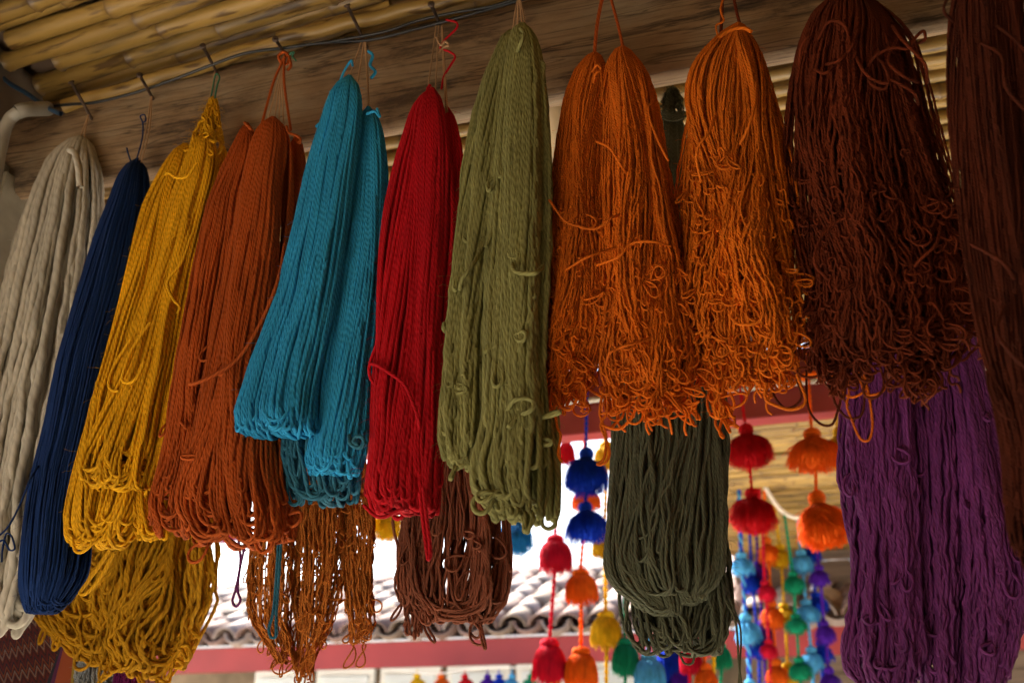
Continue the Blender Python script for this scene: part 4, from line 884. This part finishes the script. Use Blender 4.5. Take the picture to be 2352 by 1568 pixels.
s = skein('wide dark rust skein with messy curls on top and a ragged bottom', (1960, -20), -.05, GF)
hank(s, [(8, 1900, 2010), (24, 1874, 2032), (50, 1853, 2056), (80, 1840, 2078), (110, 1832, 2090), (160, 1822, 2102), (220, 1815, 2118), (300, 1809, 2136), (380, 1808, 2158), (460, 1816, 2182), (560, 1832, 2212), (650, 1846, 2236), (722, 1846, 2243), (790, 1850, 2222), (835, 1865, 2170), (868, 1920, 2120)], -.05, BRUST, .0023, 250,
     jit=.2, furrow=.3, seed=161, spread=.4, curls=260, curlr=.015, dmax=.065, **KINK)
RR = np.random.default_rng(99)
for q in ([(1880, 90), (1905, 50), (1940, 60), (1950, 110), (1925, 140), (1890, 150)], [(1985, 170), (2010, 130), (2050, 110), (2085, 112), (2100, 90), (2120, 72), (2125, 90), (2110, 100)], [(1960, 90), (1970, 140), (2000, 180), (2040, 190), (2030, 150), (2010, 130)],
          [(1995, 150), (1998, 190), (2030, 205), (2044, 185), (2070, 195), (2100, 215), (2110, 240)], [(2050, 60), (2070, 90), (2100, 120), (2125, 150), (2130, 190)], [(1870, 160), (1895, 168), (1920, 150), (1935, 135), (1960, 100), (1980, 40)],
          [(2060, 90), (2040, 140), (2075, 175), (2110, 190)], [(2240, 640), (2252, 700), (2246, 760), (2236, 700)], [(2080, 640), (2110, 600), (2150, 560), (2160, 520)], [(1900, 640), (1870, 600), (1890, 540), (1930, 505), (1965, 500), (1980, 460)],
          [(1836, 150), (1840, 110), (1858, 85), (1850, 120)]):
    strand_px(s, [(a, b, RR.normal(0, .004)) for a, b in q], -.13, BRUST, .0030)
for q in ([(1852, 850), (1855, 930), (1880, 970), (1910, 975), (1925, 940), (1935, 890), (1925, 850)], [(1895, 850), (1910, 890), (1920, 930), (1950, 960), (1980, 950), (1985, 900), (1975, 860)],
          [(1985, 860), (1998, 920), (2004, 980), (1995, 1010), (1975, 1005), (1955, 960), (1945, 930), (1950, 900), (1945, 860)], [(1910, 860), (1940, 905), (1965, 910), (1988, 890), (1970, 850)],
          [(1765, 880), (1785, 920), (1810, 938), (1840, 915), (1830, 870)], [(1975, 870), (1990, 905), (2025, 900), (2036, 880)]):
    strand_px(s, q, -.06, BRUST2 if q[0][0] < 1900 else ORG, .0023)

s = skein('long brown skein cut by the right edge of the picture', (2300, -160), -.3, GF)
FR = dict(wav=(.0010, .07), jit=.14, fold=.3, wander=.3, furrow=.35, sides=3, spacing=.012, dmax=.05, core=.6)
hank(s, [(-90, 2215, 2300), (-40, 2198, 2320), (0, 2190, 2335), (90, 2190, 2345), (180, 2196, 2355), (324, 2208, 2365), (432, 2220, 2380), (540, 2230, 2390), (686, 2247, 2410), (794, 2262, 2420), (902, 2286, 2430), (1010, 2311, 2440), (1148, 2322, 2440), (1256, 2332, 2430), (1310, 2355, 2410)], -.3, BRUST2, .0016, 130, seed=171, curls=10, curlr=.02, **FR)
hank(s, [(-90, 2330, 2450), (0, 2352, 2500), (180, 2372, 2530), (432, 2400, 2540), (700, 2420, 2540), (950, 2440, 2530), (1050, 2450, 2500)], -.27, BRUST2, .0017, 70, seed=172, **FR)
for q in ([(2290, 60), (2340, 100), (2380, 160)], [(2255, 100), (2300, 130), (2310, 200), (2360, 260)], [(2310, 700), (2290, 760), (2330, 820), (2380, 860)], [(2200, -30), (2172, 5), (2170, 30), (2190, 50)], [(2230, 560), (2300, 600), (2330, 640)]):
    strand_px(s, q, -.36, BRUST2, .0024)

# ------------------------------------------------------------------ textiles in the lower left corner
def cloth_mat(name, stripes, scale, tri=False):
    m, n, l, b = nodes(name)
    uv = n.new('ShaderNodeUVMap'); sp = n.new('ShaderNodeSeparateXYZ'); l.new(uv.outputs[0], sp.inputs[0])
    v = sp.outputs[1]
    if tri:
        f = n.new('ShaderNodeMath'); f.operation = 'PINGPONG'; f.inputs[1].default_value = .5
        mu = n.new('ShaderNodeMath'); mu.operation = 'MULTIPLY'; mu.inputs[1].default_value = 18; l.new(sp.outputs[0], mu.inputs[0]); l.new(mu.outputs[0], f.inputs[0])
        ad = n.new('ShaderNodeMath'); ad.operation = 'MULTIPLY_ADD'; ad.inputs[1].default_value = .16; l.new(f.outputs[0], ad.inputs[0]); l.new(v, ad.inputs[2]); v = ad.outputs[0]
    fr = n.new('ShaderNodeMath'); fr.operation = 'FRACT'; ms = n.new('ShaderNodeMath'); ms.operation = 'MULTIPLY'; ms.inputs[1].default_value = scale
    l.new(v, ms.inputs[0]); l.new(ms.outputs[0], fr.inputs[0])
    r = ramp(n, stripes); r.color_ramp.interpolation = 'CONSTANT'; l.new(fr.outputs[0], r.inputs[0]); l.new(r.outputs[0], b.inputs['Base Color'])
    wv = n.new('ShaderNodeTexWave'); wv.inputs['Scale'].default_value = 40; l.new(uv.outputs[0], wv.inputs['Vector'])
    bp = n.new('ShaderNodeBump'); bp.inputs['Strength'].default_value = .5; bp.inputs['Distance'].default_value = .002; l.new(wv.outputs[0], bp.inputs['Height']); l.new(bp.outputs[0], b.inputs['Normal'])
    b.inputs['Roughness'].default_value = .95; return m
RUG = cloth_mat('patterned_rug', [(0, (.10, .015, .012)), (.16, (.02, .015, .02)), (.24, (.24, .05, .015)), (.36, (.30, .27, .22)), (.44, (.09, .012, .012)), (.6, (.28, .07, .02)), (.72, (.02, .02, .03)), (.85, (.16, .02, .015))], 5.2, True)
SHAWL = cloth_mat('striped_blanket', [(0, (.015, .02, .035)), (.13, (.12, .015, .08)), (.2, (.42, .09, .03)), (.38, (.40, .30, .05)), (.41, (.01, .01, .01)), (.44, (.26, .008, .02)), (.62, (.02, .16, .14)), (.68, (.45, .40, .34)), (.78, (.40, .02, .02)), (.83, (.45, .40, .34)), (.9, (.42, .12, .03))], 1.0)
def sheet(name, corners, Y, bulge, mat, nu=24, nv=24, folds=2, amp=.012):
    c = [P(*q[:2], Y+(q[2] if len(q) > 2 else 0)) for q in corners]
    V = []; UVv = []
    for i in range(nu+1):
        for j in range(nv+1):
            u, v = i/nu, j/nv
            q = (c[0]*(1-u)+c[1]*u)*(1-v)+(c[3]*(1-u)+c[2]*u)*v
            q = q + np.array([0, -1, .3])*(bulge*sin(pi*v)+amp*sin(folds*2*pi*v+u*1.5)); V.append(q); UVv.append((u, v))
    ii = np.arange((nu+1)*(nv+1)).reshape(nu+1, nv+1); F = np.stack([ii[:-1, :-1], ii[1:, :-1], ii[1:, 1:], ii[:-1, 1:]], -1).reshape(-1, 4)
    V = np.array(V); o0 = V.mean(0); me = mesh_np(name, V-o0, F, np.array(UVv)[F.ravel()])
    o = link(name, me, mat, None, tuple(map(float, o0))); md = o.modifiers.new('thickness', 'SOLIDIFY'); md.thickness = .006
    return o
tag(sheet('woven_rug', [(-60, 1700), (330, 1640), (150, 1340), (-60, 1420)], .55, .01, RUG, folds=1, amp=.006), 'dark patterned woven rug with rows of triangles in the lower left corner', 'rug')
tag(sheet('striped_blanket', [(60, 1720), (150, 1500), (250, 1390), (380, 1680)][::1], .48, .03, SHAWL, folds=1), 'striped red and orange blanket below the mustard skein', 'blanket')
def bundle(label, rows, Y, mat, r, n, seed, **k):
    e = empty('wool_bundle', P(rows[0][1], rows[0][0], Y), label, 'wool bundle')
    hank(e, rows, Y, mat, r, n, seed=seed, **k)
PGREY = yarn('pale_grey_fleece', (.42, .46, .50)); PPINK = yarn('dusty_pink_wool', (.48, .22, .22)); PMAG = yarn('plum_wool', (.16, .012, .12))
bundle('pale grey fluffy fleece under the mustard skein', [(1480, 205, 245), (1540, 180, 275), (1620, 170, 290), (1700, 180, 280)], .44, PGREY, .002, 70, 201, wav=(.006, .03), curls=120, curlr=.012, sides=4, spacing=.008)
bundle('plum purple wool bundle between the grey fleece and the pink wool', [(1490, 280, 320), (1560, 262, 335), (1640, 258, 338), (1700, 270, 330)], .43, PMAG, .002, 60, 202, wav=(.003, .03), sides=4)
bundle('dusty pink wool bundle at the bottom edge under the mustard skein', [(1490, 322, 350), (1560, 318, 372), (1640, 316, 378), (1700, 320, 370)], .45, PPINK, .0022, 50, 203, wav=(.002, .05), sides=4)
